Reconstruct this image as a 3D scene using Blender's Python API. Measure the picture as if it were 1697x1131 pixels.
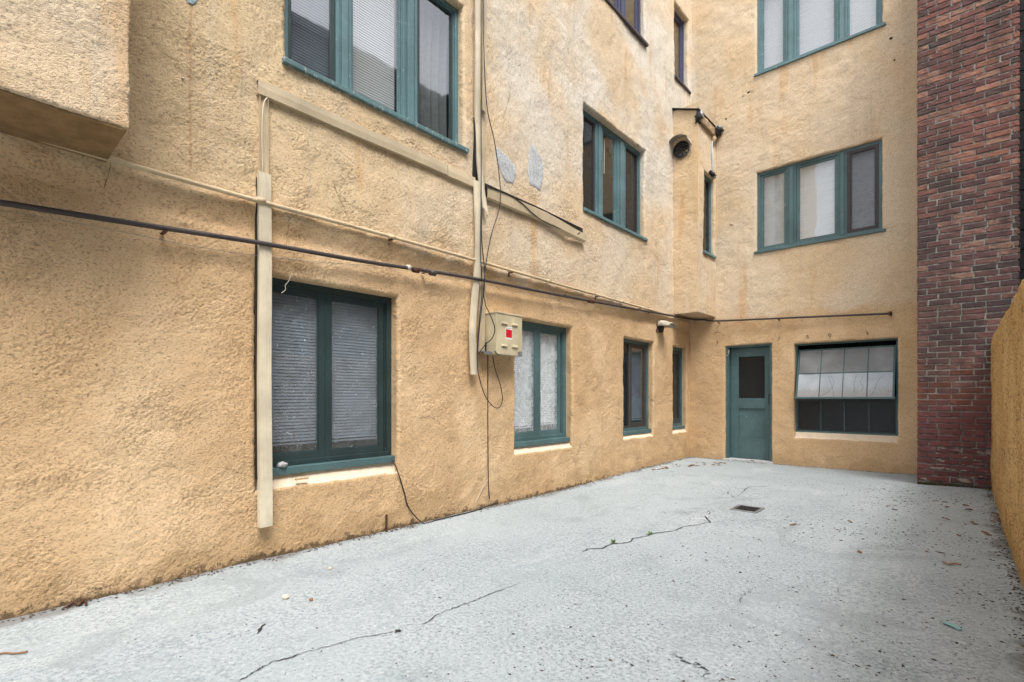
import bpy, bmesh, math, random
import numpy as np
from mathutils import Vector, Matrix, noise
for _o in list(bpy.data.objects): bpy.data.objects.remove(_o)
S = bpy.context.scene; C = S.collection
rnd = random.Random(7)
# ------------------------------------------------------------------ camera, sky, sun, exposure
EYE = 1.15
cam_d = bpy.data.cameras.new('camera'); cam = bpy.data.objects.new('camera', cam_d); C.objects.link(cam)
cam.location = (0, 0, EYE)
YAW = math.atan2(.6665, .7455)
cam.rotation_euler = (math.radians(90), 0, YAW)
cam_d.sensor_width = 36; cam_d.lens = 36 * 833 / 1697
cam_d.shift_y = 91.5 / 1697
cam_d.clip_start = .02; cam_d.clip_end = 500
S.camera = cam
W = bpy.data.worlds.new('World'); S.world = W; W.use_nodes = True
nt = W.node_tree; nt.nodes.clear()
sky = nt.nodes.new('ShaderNodeTexSky'); sky.sky_type = 'NISHITA'; sky.sun_disc = False
SUN_EL, SUN_AZ = 59, 121           # azimuth measured clockwise from +Y
sky.sun_elevation = math.radians(SUN_EL); sky.sun_rotation = math.radians(SUN_AZ)
sky.air_density = 1.0; sky.dust_density = 4.0; sky.ozone_density = 1.0
hs = nt.nodes.new('ShaderNodeHueSaturation'); hs.inputs['Saturation'].default_value = .30
bg = nt.nodes.new('ShaderNodeBackground'); bg.inputs['Strength'].default_value = .15
wo = nt.nodes.new('ShaderNodeOutputWorld')
nt.links.new(sky.outputs[0], hs.inputs['Color']); nt.links.new(hs.outputs[0], bg.inputs[0]); nt.links.new(bg.outputs[0], wo.inputs[0])
sl = bpy.data.lights.new('sun', 'SUN'); sl.energy = .88; sl.angle = math.radians(22); sl.color = (1, .96, .90)
sun = bpy.data.objects.new('sun', sl); C.objects.link(sun)
_e, _a = math.radians(SUN_EL), math.radians(SUN_AZ)
sdir = Vector((math.sin(_a) * math.cos(_e), math.cos(_a) * math.cos(_e), math.sin(_e)))
sun.rotation_euler = sdir.to_track_quat('Z', 'Y').to_euler(); sun.location = sdir * 30
S.view_settings.view_transform = 'Standard'; S.view_settings.look = 'None'
S.view_settings.gamma = 1; S.view_settings.use_curve_mapping = False
S.view_settings.exposure = 1.27
S.render.engine = 'CYCLES'
S.cycles.max_bounces = 8; S.cycles.diffuse_bounces = 3; S.cycles.glossy_bounces = 3
S.cycles.transmission_bounces = 6; S.cycles.transparent_max_bounces = 10
S.cycles.use_denoising = True; S.cycles.denoiser = 'OPENIMAGEDENOISE'; S.cycles.denoising_input_passes = 'RGB_ALBEDO_NORMAL'; S.cycles.denoising_prefilter = 'ACCURATE'
S.cycles.caustics_reflective = False; S.cycles.caustics_refractive = False

XL, YB, YC = -3.84, 9.36, 8.33      # facade plane, end wall plane, chimney face plane
_s, _c = .6665, .7455
def ray(x, y):
    a = (x - 848) / 833
    return (-_s + a * _c, _c + a * _s, (657 - y) / 833)
def L(x, y, X=XL):
    d = ray(x, y); t = X / d[0]; return d[1] * t, EYE + d[2] * t
def LP(x, y, off=.06):
    u, z = L(x, y, XL + off); return Vector((XL + off, u, z))
def B(x, y, Y=YB):
    d = ray(x, y); t = Y / d[1]; return d[0] * t, EYE + d[2] * t
def ss(a, b, x):
    t = max(0, min(1, (x - a) / (b - a))); return t * t * (3 - 2 * t)
def gz(x, y):
    z = -.055 * ss(-1.8, -3.7, x) * ss(8.4, 5.0, y) + .03 * ss(-1, .2, x)
    z += .006 * noise.noise((x * .9, y * .9, 3.1))
    d = math.hypot(x + 1.65, y - 5.5); z -= .02 * math.exp(-d * d / 1.2)
    return z
def G(x, y, lift=0):
    d = ray(x, y); z = 0
    for _ in range(4):
        t = (z - EYE) / d[2]; z = gz(d[0] * t, d[1] * t)
    return Vector((d[0] * t, d[1] * t, z + lift))

# render-coat relief: band-limited random height tiles, sampled over the walls
class Tile:
    def __init__(s, n, period, lo, hi, seed, lump=0.):
        """features between lo and hi metres"""
        r = np.random.default_rng(seed); f = np.fft.rfft2(r.standard_normal((n, n)))
        ky = np.fft.fftfreq(n, period / n)[:, None]; kx = np.fft.rfftfreq(n, period / n)[None, :]
        k = np.hypot(kx, ky); a = np.exp(-(k * lo) ** 2) * (1 - np.exp(-(k * hi) ** 2)); h = np.fft.irfft2(f * a, (n, n)); h /= h.std()
        if lump: h = np.tanh(h * lump) + .25 * h
        s.a = h / h.std(); s.n = n; s.p = period
    def __call__(s, u, z):
        x = (np.asarray(u, float) / s.p % 1) * s.n; y = (np.asarray(z, float) / s.p % 1) * s.n
        i = np.floor(x).astype(int); j = np.floor(y).astype(int); fx = x - i; fy = y - j; i %= s.n; j %= s.n; i1 = (i + 1) % s.n; j1 = (j + 1) % s.n; a = s.a
        return (a[j, i] * (1 - fx) + a[j, i1] * fx) * (1 - fy) + (a[j1, i] * (1 - fx) + a[j1, i1] * fx) * fy
T_big = Tile(256, 16., .9, 3.5, 1); T_mid = Tile(512, 9., .22, .6, 2); T_sm = Tile(512, 5., .07, .16, 3)
T_mic = Tile(1024, 4.3, .0095, .0155, 4, 1.3); T_mic2 = Tile(1024, 2.6, .0050, .009, 5, 1.); T_amp = Tile(256, 7., .35, 1.2, 6)
def micro(u, z):
    """roughcast grain; some areas trowelled smoother than others"""
    k = np.clip(.9 + .35 * T_amp(u, z), .4, 1.35); s_ = 0
    return k * (.0023 * T_mic(u, z + s_) + .0013 * T_mic2(u + .2 * np.asarray(z, float), z))
# ------------------------------------------------------------------ node material helper
class N:
    def __init__(s, name, **kw):
        s.m = bpy.data.materials.new(name); s.m.use_nodes = True
        s.t = s.m.node_tree; s.b = s.t.nodes['Principled BSDF']; s.out = s.t.nodes['Material Output']
        for k, v in kw.items(): s.b.inputs[k].default_value = v
        s._p = None
    def n(s, ty, **kw):
        o = s.t.nodes.new(ty)
        for k, v in kw.items(): setattr(o, k, v)
        return o
    def l(s, a, b): s.t.links.new(a, b)
    def setin(s, inp, v):
        if hasattr(v, 'is_output'): s.l(v, inp)
        else: inp.default_value = v
    def pos(s):
        if s._p is None: s._p = s.n('ShaderNodeNewGeometry')
        return s._p.outputs['Position']
    def island(s):
        s.pos(); return s._p.outputs['Random Per Island']
    def xyz(s):
        q = s.n('ShaderNodeSeparateXYZ'); s.l(s.pos(), q.inputs[0]); return q.outputs
    def map(s, scale=(1, 1, 1), rot=(0, 0, 0), loc=(0, 0, 0), src=None):
        q = s.n('ShaderNodeMapping'); s.l(src or s.pos(), q.inputs[0])
        q.inputs['Scale'].default_value = scale; q.inputs['Rotation'].default_value = rot; q.inputs['Location'].default_value = loc
        return q.outputs[0]
    def noise(s, sc, det=4, vec=None, rough=.55, dist=0):
        q = s.n('ShaderNodeTexNoise'); q.inputs['Scale'].default_value = sc; q.inputs['Detail'].default_value = det
        q.inputs['Roughness'].default_value = rough; q.inputs['Distortion'].default_value = dist
        s.l(vec or s.pos(), q.inputs['Vector']); return q.outputs['Fac']
    def vor(s, sc, vec=None, feature='F1', out='Distance', rand=1):
        q = s.n('ShaderNodeTexVoronoi', feature=feature); q.inputs['Scale'].default_value = sc; q.inputs['Randomness'].default_value = rand
        s.l(vec or s.pos(), q.inputs['Vector']); return q.outputs[out]
    def rng(s, v, a, b, c=0., d=1., smooth=True):
        q = s.n('ShaderNodeMapRange'); q.interpolation_type = 'SMOOTHSTEP' if smooth else 'LINEAR'
        s.l(v, q.inputs[0])
        for i, k in enumerate((a, b, c, d)): q.inputs[i + 1].default_value = k
        return q.outputs[0]
    def math(s, op, a, b=0., c=0.):
        q = s.n('ShaderNodeMath', operation=op)
        for i, k in enumerate((a, b, c)): s.setin(q.inputs[i], k)
        return q.outputs[0]
    def mix(s, f, a, b, mode='MIX'):
        q = s.n('ShaderNodeMix', data_type='RGBA', blend_type=mode)
        s.setin(q.inputs[0], f)
        for i, k in ((6, a), (7, b)):
            s.setin(q.inputs[i], k if hasattr(k, 'is_output') else (k[0], k[1], k[2], 1))
        return q.outputs[2]
    def ramp(s, v, stops, interp='LINEAR'):
        q = s.n('ShaderNodeValToRGB'); q.color_ramp.interpolation = interp
        e = q.color_ramp.elements
        while len(e) < len(stops): e.new(.5)
        for i, (p, c) in enumerate(stops): e[i].position = p; e[i].color = (c[0], c[1], c[2], 1)
        s.l(v, q.inputs[0]); return q.outputs[0]
    def col(s, v): s.setin(s.b.inputs['Base Color'], v if hasattr(v, 'is_output') else (*v, 1)); return s
    def bump(s, h, dist=.01, strength=1.):
        q = s.n('ShaderNodeBump'); q.inputs['Distance'].default_value = dist; q.inputs['Strength'].default_value = strength
        s.l(h, q.inputs['Height']); s.l(q.outputs[0], s.b.inputs['Normal']); return s

def stucco(name, low, high, bumpd=.006, dark=.70, split=(2.44, 2.60), coarse=72, drips=0., grade=False):
    m = N(name, Roughness=.88); x, y, z = m.xyz()
    m.b.inputs['Specular IOR Level'].default_value = .25
    big = m.noise(.8, 3); mid = m.noise(3.2, 4); lump = m.noise(coarse, 5, m.map((1, .8, 1.25), (.5, 0, .0)), .62, .5)
    vz = m.vor(coarse * 1.9, None, 'SMOOTH_F1')
    zz = m.math('ADD', z, m.rng(mid, .3, .7, -.07, .07))
    hi = m.rng(zz, split[0], split[1])
    lowc = m.mix(m.rng(big, .3, .7), low, tuple(v * k for v, k in zip(low, (.90, .86, .80))))
    lowc = m.mix(m.math('MULTIPLY', m.rng(m.noise(1.6, 4, m.map((1, 1, .6), loc=(4, 2, 1))), .48, .66), .55), lowc, tuple(v * k for v, k in zip(low, (1.16, 1.22, 1.30))))
    fade = m.rng(z, 2.4, 5.0); hic = m.mix(0., high, high)
    if grade:   # paler middle of the long facade, yellower towards its near end
        tw = m.math('ADD', y, m.rng(big, .3, .7, -.8, .8)); onL = m.rng(x, -3.75, -3.7, 1., 0.)
        hic = m.mix(m.math('MULTIPLY', onL, m.rng(tw, 1.6, 4.6, 1., 0.)), hic, (.63, .485, .300))
        hic = m.mix(m.math('MULTIPLY', m.math('MULTIPLY', onL, m.rng(tw, 3.0, 5.2)), fade), hic, (.66, .60, .505))
    hic = m.mix(m.math('MULTIPLY', m.rng(m.noise(.9, 4, m.map(loc=(9, 3, 5))), .42, .66), .75), hic, (high[0] * .97, high[1] * .88, high[2] * .74))
    # vertical weather streaks
    st = m.noise(1.0, 4, m.map((5.5, 5.5, .42)), .6)
    hic = m.mix(m.math('MULTIPLY', m.rng(st, .54, .70), .28), hic, (.45, .38, .30))
    so = m.noise(1.0, 3, m.map((4.2, 4.2, .55), loc=(3, 8, 2)), .6)
    hic = m.mix(m.math('MULTIPLY', m.rng(so, .57, .72), .55), hic, (.56, .33, .14))
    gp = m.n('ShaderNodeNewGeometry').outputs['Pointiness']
    sp = m.noise(1.0, 3, m.map((7, 7, .3), loc=(13, 1, 6)), .6)
    hic = m.mix(m.math('MULTIPLY', m.rng(sp, .58, .74), .22), hic, (.68, .61, .51))
    c = m.mix(hi, lowc, hic)
    # relief shade painted into the colour: hollows darker, raised grain lighter
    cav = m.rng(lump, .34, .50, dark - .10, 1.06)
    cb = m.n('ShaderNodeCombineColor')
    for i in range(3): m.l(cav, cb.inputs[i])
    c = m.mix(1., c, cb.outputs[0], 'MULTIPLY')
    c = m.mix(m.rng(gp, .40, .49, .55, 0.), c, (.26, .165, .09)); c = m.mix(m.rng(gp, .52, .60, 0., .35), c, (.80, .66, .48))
    if drips:
        dv = m.noise(1.0, 5, m.map((26, 26, 2.2)), .65)
        c = m.mix(m.math('MULTIPLY', m.rng(dv, .54, .66), drips), c, (.20, .105, .035))
    # rusty run under the chipped patch (facade only)
    ln = m.math('ABSOLUTE', m.math('SUBTRACT', m.math('ADD', y, m.rng(m.noise(5, 2), .3, .7, -.006, .006)), 1.062))
    run = m.math('MULTIPLY', m.rng(ln, .004, .012, 1., 0.), m.math('MULTIPLY', m.math('GREATER_THAN', z, 2.66), m.rng(x, -3.75, -3.7, 1., 0.)))
    c = m.mix(m.math('MULTIPLY', run, .55), c, (.50, .29, .15))
    # splash dirt along the foot
    dn = m.noise(16, 6, None, .8); zd = m.math('SUBTRACT', z, m.rng(dn, .40, .75, -.060, .030))
    c = m.mix(m.rng(zd, -.01, .035, .94, 0.), c, (.035, .030, .026))
    zw = m.math('SUBTRACT', z, m.rng(m.noise(3, 4), .35, .7, .0, .28))
    c = m.mix(m.rng(zw, -.02, .12, .30, 0.), c, (.30, .19, .09))
    m.col(c)
    h = m.math('ADD', m.math('MULTIPLY', lump, 1.0), m.math('MULTIPLY', vz, -.45))
    
    smooth_patch = m.rng(m.noise(1.3, 3, m.map(loc=(5, 5, 5))), .40, .64, .45, 1.)
    h = m.math('MULTIPLY', h, smooth_patch)
    m.bump(h, bumpd); return m.m

def paint(name, c, wear=.12, wc=(.45, .50, .48), rough=.5):
    m = N(name, Roughness=rough)
    k = m.noise(22, 6, None, .7); a = m.noise(3, 4)
    col = m.mix(m.rng(a, .35, .7), c, tuple(v * 1.28 for v in c))
    gr = m.noise(1, 4, m.map((120, 120, 6)), .6)
    col = m.mix(m.rng(gr, .5, .75, 0, .35), col, tuple(v * .55 for v in c))
    kw = m.math('ADD', m.math('MULTIPLY', k, .6), m.math('MULTIPLY', m.noise(70, 5, m.map((1, 1, .35)), .7), .4))
    col = m.mix(m.rng(m.noise(1.3, 4, m.map(loc=(2, 5, 7)), .7), .45, .7, 0, .45), col, tuple(v * .6 for v in c))
    col = m.mix(m.rng(kw, .64 - wear * .3, .67 - wear * .3, 0, .75), col, wc)
    m.col(col); m.bump(m.math('ADD', k, m.math('MULTIPLY', gr, .4)), .002, .7); return m.m
def plain(name, c, rough=.6, metal=0., var=.12, sc=12, bump=.0008, spec=.4):
    m = N(name, Roughness=rough, Metallic=metal); m.b.inputs['Specular IOR Level'].default_value = spec
    a = m.noise(sc, 5, None, .6)
    m.col(m.mix(m.rng(a, .3, .7), tuple(v * (1 - var) for v in c), tuple(v * (1 + var) for v in c)))
    m.bump(m.noise(sc * 8, 4), bump); return m.m
def glass(name, tint=(.96, .98, .98), dirt=0., dirtc=(.55, .60, .62), squig=False, wavy=.5, ior=2.5, rough=.03):
    m = N(name); t = m.t; t.nodes.remove(m.b)
    tr = m.n('ShaderNodeBsdfTransparent'); tr.inputs[0].default_value = (*tint, 1)
    gl = m.n('ShaderNodeBsdfGlossy'); gl.inputs['Roughness'].default_value = rough
    bp = m.n('ShaderNodeBump'); bp.inputs['Distance'].default_value = .004; bp.inputs['Strength'].default_value = wavy
    m.l(m.noise(1.7, 2), bp.inputs['Height']); m.l(bp.outputs[0], gl.inputs['Normal'])
    lw = m.n('ShaderNodeLayerWeight'); lw.inputs['Blend'].default_value = .5; f0 = ((ior - 1) / (ior + 1)) ** 2
    frn = m.math('ADD', m.math('MULTIPLY', m.math('POWER', lw.outputs['Facing'], 4.), 1 - f0), f0)
    mx = m.n('ShaderNodeMixShader'); m.l(frn, mx.inputs[0]); m.l(tr.outputs[0], mx.inputs[1]); m.l(gl.outputs[0], mx.inputs[2])
    last = mx.outputs[0]
    if dirt or squig:
        df = m.n('ShaderNodeBsdfDiffuse'); df.inputs[0].default_value = (*dirtc, 1)
        f = m.rng(m.noise(14, 6, None, .75), .35, .8, dirt * .35, dirt)
        if squig:
            wv = m.n('ShaderNodeTexNoise'); wv.inputs['Scale'].default_value = 15; wv.inputs['Detail'].default_value = 1
            m.l(m.pos(), wv.inputs['Vector'])
            d = m.math('ABSOLUTE', m.math('SUBTRACT', wv.outputs['Fac'], .5))
            gate = m.rng(m.noise(24, 1, m.map(loc=(3, 3, 3))), .60, .66)
            sq = m.math('MULTIPLY', m.rng(d, .004, .014, 1., 0.), gate)
            dots = m.rng(m.vor(42), .10, .18, .7, 0.)
            gate2 = m.rng(m.noise(11, 2, m.map(loc=(7, 1, 3))), .52, .6)
            f = m.math('MAXIMUM', f, m.math('MAXIMUM', m.math('MULTIPLY', sq, .75), m.math('MULTIPLY', dots, gate2)))
        m2 = m.n('ShaderNodeMixShader'); m.setin(m2.inputs[0], f); m.l(last, m2.inputs[1]); m.l(df.outputs[0], m2.inputs[2]); last = m2.outputs[0]
    m.l(last, m.out.inputs['Surface']); return m.m

M = {}
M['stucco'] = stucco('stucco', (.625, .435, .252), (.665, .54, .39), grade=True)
M['stucco_bay'] = stucco('stucco_bay', (.60, .43, .26), (.62, .475, .31))
M['stucco_b'] = stucco('stucco_boundary', (.60, .385, .165), (.60, .385, .165), .008, .55, (8, 9), 34, .75)
M['soffit'] = plain('shaded_soffit', (.24, .155, .075), .9, 0, .2, 9, .004, .2)  # near bay underside: its shade is mixed into this dark brown
M['plaster'] = plain('sill_plaster', (.74, .61, .46), .85, 0, .07, 14, .002, .2)
M['teal'] = paint('teal_paint', (.066, .125, .130), .10)
M['teal_up'] = paint('teal_paint_faded', (.095, .175, .190), .16, (.40, .46, .44))
M['teal_dk'] = paint('dark_teal_paint', (.020, .040, .042), .06, (.2, .25, .26))
M['teal_peel'] = paint('peeling_teal_paint', (.085, .16, .17), .30, (.50, .53, .50))
M['violet'] = paint('violet_paint', (.050, .055, .11), .08, (.35, .38, .45))
M['darksill'] = paint('brown_sill_paint', (.055, .045, .050), .05)
M['screenframe'] = plain('screen_frame', (.045, .038, .038), .5)
M['glass'] = glass('glass', dirt=.04)
M['glass_sky'] = glass('coated_glass', dirt=.02, ior=3.1)
M['glass_frost'] = glass('frosted_glass', dirt=.55, dirtc=(.80, .86, .90), squig=True, ior=2.0)
M['glass_clear'] = glass('clear_glass', dirt=.02, ior=1.9)
M['glass_dirty'] = glass('dirty_glass', dirt=.25, squig=True, ior=1.8)
M['glass_dark'] = glass('insect_screen', (.20, .22, .23), dirt=.5, dirtc=(.060, .065, .07), ior=1.5)
M['glass_screen'] = glass('light_screen', (.62, .64, .66), dirt=.3, dirtc=(.10, .10, .11), ior=1.5)
M['wire_glass'] = glass('wired_glass', (.20, .22, .23), dirt=.45, dirtc=(.075, .085, .095), ior=1.45, rough=.18)
M['blind'] = plain('white_blind', (.80, .82, .84), .5, 0, .03, 3)
M['blind_d'] = plain('shaded_blind', (.17, .21, .26), .6, 0, .15, 5)  # blind colour darkened to carry window shade and dirty-film dimming
M['blind_g'] = plain('grey_blind', (.60, .63, .66), .6, 0, .12, 6)
M['curtain'] = plain('curtain_cloth', (.16, .18, .18), .9, 0, .1, 20, .001)
M['room'] = plain('room_paint', (.12, .105, .09), .9)
M['room_ochre'] = plain('room_ochre_paint', (.60, .48, .24), .9)
M['room_dark'] = plain('room_dark', (.03, .03, .032), .9)
M['duct'] = paint('duct_enamel', (.50, .41, .275), .02, (.35, .3, .25), .45)
M['duct_l'] = paint('duct_enamel_pale', (.60, .525, .39), .02, (.4, .36, .3), .45)
M['pipe_c'] = paint('cream_pipe_paint', (.55, .43, .27), .10, (.25, .18, .12), .6)
M['pipe_d'] = paint('rusty_pipe_paint', (.050, .039, .037), .10, (.12, .08, .06), .6)
M['black'] = plain('black_rubber', (.012, .012, .013), .5)
M['greyw'] = plain('grey_wire', (.25, .24, .22), .6)
M['palew'] = plain('pale_string', (.62, .56, .46), .7)
M['boxp'] = paint('box_enamel', (.52, .45, .30), .05, (.3, .26, .2), .45)
M['red'] = plain('red_print', (.62, .012, .03), .4, 0, .03)
M['white'] = plain('white_print', (.78, .78, .76), .4, 0, .03)
M['ink'] = plain('grey_print', (.20, .20, .24), .5)
M['rust'] = plain('rusty_iron', (.10, .045, .025), .8, .3, .4, 60, .002)
M['zinc'] = plain('dull_zinc', (.30, .31, .32), .5, .6, .2, 30)
M['tar'] = plain('roofing_tar', (.030, .028, .028), .85, 0, .4, 30, .006)
M['cement'] = plain('bare_cement', (.50, .52, .53), .9, 0, .25, 45, .004)
M['hood'] = plain('weathered_hood', (.40, .36, .29), .7, 0, .35, 14, .002)
M['cement_b'] = plain('bluish_cement', (.34, .45, .50), .9, 0, .3, 60, .004)
M['stone'] = plain('pebble', (.42, .42, .44), .7, 0, .5, 30, .003)
M['wood'] = plain('bare_wood', (.50, .33, .17), .8)
M['fascia'] = plain('stained_fascia', (.34, .25, .15), .9, 0, .5, 14, .008)
M['moss'] = plain('moss', (.055, .085, .020), .95, 0, .6, 60, .01)
M['sprout'] = plain('green_sprout', (.13, .24, .06), .7, 0, .3, 80)
M['crack'] = plain('crack_dirt', (.040, .042, .040), .95, 0, .5, 60)
M['paintchip'] = plain('teal_plastic', (.25, .47, .47), .5)
M['lampglow'] = None
m = N('lamp_glow'); m.b.inputs['Emission Color'].default_value = (1, .72, .18, 1); m.b.inputs['Emission Strength'].default_value = 3.2; m.col((.9, .8, .5)); M['lampglow'] = m.m

def m_leaf(name, a, b):
    m = N(name, Roughness=.75); oi = m.n('ShaderNodeObjectInfo')
    f = m.math('FRACT', m.math('ADD', oi.outputs['Random'], m.island()))
    m.col(m.mix(f, a, b)); return m.m
M['leaf'] = m_leaf('dry_leaf', (.17, .075, .035), (.36, .20, .10))
M['litter'] = m_leaf('leaf_crumbs', (.025, .020, .018), (.11, .075, .05))
# glazing of the tilting sash: ribbed, milky
m = N('milky_glass', Roughness=.28); z = m.xyz()[2]
a = m.noise(2.4, 4); d = m.noise(1, 3, m.map((60, 60, 3)))
c = m.mix(m.rng(a, .35, .65), (.52, .59, .66), (.72, .78, .83))
c = m.mix(m.math('MULTIPLY', m.rng(m.math('ADD', z, m.rng(d, .3, .7, -.05, .05)), 1.17, 1.33, 1., 0.), .6), c, (.42, .36, .30))
c = m.mix(m.rng(m.noise(40, 5), .62, .72, 0, .5), c, (.25, .27, .28))
m.col(c); m.bump(d, .004); m.b.inputs['Specular IOR Level'].default_value = .6
m.b.inputs['Transmission Weight'].default_value = .3
M['milky'] = m.m
m = N('shaded_milky_glass', Roughness=.3); m.b.inputs['Transmission Weight'].default_value = .5; m.b.inputs['Specular IOR Level'].default_value = .35
m.col(m.mix(m.rng(m.noise(3, 5), .35, .65), (.30, .31, .32), (.46, .48, .50))); m.bump(m.noise(1, 3, m.map((60, 60, 3))), .004); M['milky_shaded'] = m.m  # upper-row panes: shade and soffit reflection mixed into a darker base colour
# concrete
m = N('concrete', Roughness=.86); x, y, z = m.xyz()
m.b.inputs['Specular IOR Level'].default_value = .3
big = m.noise(.55, 5, None, .6); mid = m.noise(2.6, 5, None, .65); fin = m.noise(48, 4, None, .75); sp = m.vor(62); sp2 = m.vor(30)
c = m.mix(m.rng(big, .3, .7), (.335, .385, .405), (.405, .452, .470))
c = m.mix(m.rng(mid, .50, .72, 0, .6), c, (.27, .31, .33))
c = m.mix(m.rng(m.noise(1.1, 6, m.map((2.2, .6, 1), (0, 0, .5), (3, 1, 0)), .65), .56, .70, 0, .6), c, (.48, .515, .525))
c = m.mix(m.math('MULTIPLY', m.rng(fin, .38, .52, .75, 0.), m.rng(m.noise(1.5, 4, m.map(loc=(8, 8, 1))), .35, .65, .35, 1.)), c, (.20, .235, .255))
c = m.mix(m.rng(fin, .54, .66, 0, .55), c, (.56, .60, .615))
gate = m.rng(m.noise(2.0, 3, m.map(loc=(1, 7, 2))), .35, .62)
near = m.rng(m.noise(.7, 3, m.map(loc=(4, 4, 4))), .3, .7, .45, 1.)
c = m.mix(m.math('MULTIPLY', m.math('MULTIPLY', m.rng(sp, .14, .30, .9, 0.), m.rng(m.noise(31, 1), .44, .56)), near), c, (.075, .085, .09))
c = m.mix(m.math('MULTIPLY', m.rng(sp2, .08, .16, .6, 0.), gate), c, (.12, .125, .13))
c = m.mix(m.rng(m.noise(.9, 6, m.map((1, 1, 1), (0, 0, .6), (11, 4, 0)), .7, 1.2), .55, .66, 0, .45), c, (.25, .28, .29))
# darker band by the facade foot and along the right wall
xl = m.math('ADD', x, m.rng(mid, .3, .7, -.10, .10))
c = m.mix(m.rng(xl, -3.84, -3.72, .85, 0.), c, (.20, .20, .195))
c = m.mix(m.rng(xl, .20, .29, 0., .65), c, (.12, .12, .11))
m.col(c)
m.bump(m.math('ADD', m.math('ADD', fin, m.math('MULTIPLY', mid, .6)), m.math('MULTIPLY', m.rng(sp, .05, .3), .5)), .004, .8)
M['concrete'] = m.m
# brick
m = N('brick_clay', Roughness=.8); x, y, z = m.xyz(); oi = m.n('ShaderNodeObjectInfo')
m.b.inputs['Specular IOR Level'].default_value = .25
f = m.math('FRACT', m.math('ADD', m.math('MULTIPLY', oi.outputs['Random'], 1.0), m.math('MULTIPLY', m.island(), 7.31)))
f2 = m.math('FRACT', m.math('MULTIPLY', f, 17.77))
mot = m.noise(26, 5, m.map((.5, 1, 1)), .65, .4)
fm = m.math('ADD', m.math('MULTIPLY', f, .72), m.rng(mot, .25, .75, -.02, .30))
upc = m.ramp(fm, [(.0, (0.066, 0.049, 0.060)), (.18, (0.171, 0.072, 0.072)), (.40, (0.241, 0.096, 0.083)), (.60, (0.284, 0.112, 0.092)), (.78, (0.425, 0.181, 0.121)), (.95, (0.572, 0.308, 0.229))])
midc = m.ramp(fm, [(.0, (0.052, 0.043, 0.059)), (.30, (0.109, 0.062, 0.069)), (.55, (0.172, 0.079, 0.079)), (.80, (0.243, 0.118, 0.104)), (.97, (0.430, 0.232, 0.193))])
lowc = m.ramp(fm, [(.0, (0.120, 0.037, 0.045)), (.35, (0.162, 0.048, 0.054)), (.65, (0.191, 0.056, 0.061)), (.95, (0.226, 0.074, 0.070))])
zj = m.math('ADD', z, m.math('MULTIPLY', m.math('SUBTRACT', f2, .5), .9))
c = m.mix(m.rng(zj, 3.1, 4.2), midc, upc)
ora = m.rng(m.math('ABSOLUTE', m.math('SUBTRACT', zj, 1.42)), .10, .30, .85, 0.)
c = m.mix(m.math('MULTIPLY', ora, m.rng(f2, .25, .6)), c, (.22, .055, .025))
c = m.mix(m.rng(m.math('ADD', z, m.math('MULTIPLY', f2, .2)), 1.10, 1.35, 1., 0.), c, lowc)
c = m.mix(m.rng(m.noise(60, 5, None, .7), .60, .74, 0, .55), c, (.035, .022, .022))
c = m.mix(m.rng(m.noise(18, 4, m.map(loc=(2, 2, 9)), .7), .62, .70, 0, .5), c, (.42, .33, .29))
pw = m.math('MULTIPLY', m.rng(m.noise(5.5, 5, m.map((1, 1, 2.4), loc=(7.3, 0, .2)), .7), .56, .62), m.rng(z, .40, .62, 1., 0.))
c = m.mix(pw, c, (.45, .40, .36))
c = m.mix(m.rng(m.math('SUBTRACT', z, m.rng(m.noise(9, 4), .3, .7, -.05, .10)), 0., .05, .9, 0.), c, (.035, .045, .02))
f3 = m.math('FRACT', m.math('MULTIPLY', f, 41.3))
hiz = m.rng(z, 1.9, 2.6)
c = m.mix(m.math('MULTIPLY', m.math('MULTIPLY', m.rng(f3, .82, .90), hiz), m.rng(mot, .35, .6)), c, (.46, .27, .19))
c = m.mix(m.math('MULTIPLY', m.math('MULTIPLY', m.rng(f3, .16, .10), hiz), .8), c, (.055, .045, .050))
soot = m.noise(1, 5, m.map((2.4, 2.4, .7), loc=(1, 2, 3)), .65)
c = m.mix(m.rng(soot, .44, .66, 0, .6), c, (.050, .036, .034))
c = m.mix(.26, c, (.115, .085, .070))
c = m.mix(m.rng(m.noise(130, 4, None, .7), .35, .55, .35, 0.), c, (.03, .022, .02))
m.col(c); m.bump(m.math('ADD', m.noise(55, 5, None, .7), m.math('MULTIPLY', mot, .7)), .008); M['brick'] = m.m
m = N('mortar', Roughness=.95); x, y, z = m.xyz()
c = m.mix(m.rng(m.noise(30, 5, None, .7), .35, .7), (.20, .19, .175), (.46, .44, .40))
c = m.mix(m.rng(m.math('ADD', z, m.rng(m.noise(4, 3), .3, .7, -.1, .1)), .85, 1.2, 1., 0.), c, m.mix(m.rng(m.noise(12, 4), .4, .7), (.10, .10, .10), (.28, .27, .26)))
m.col(c); m.bump(m.noise(80, 4), .006); M['mortar'] = m.m

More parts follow.
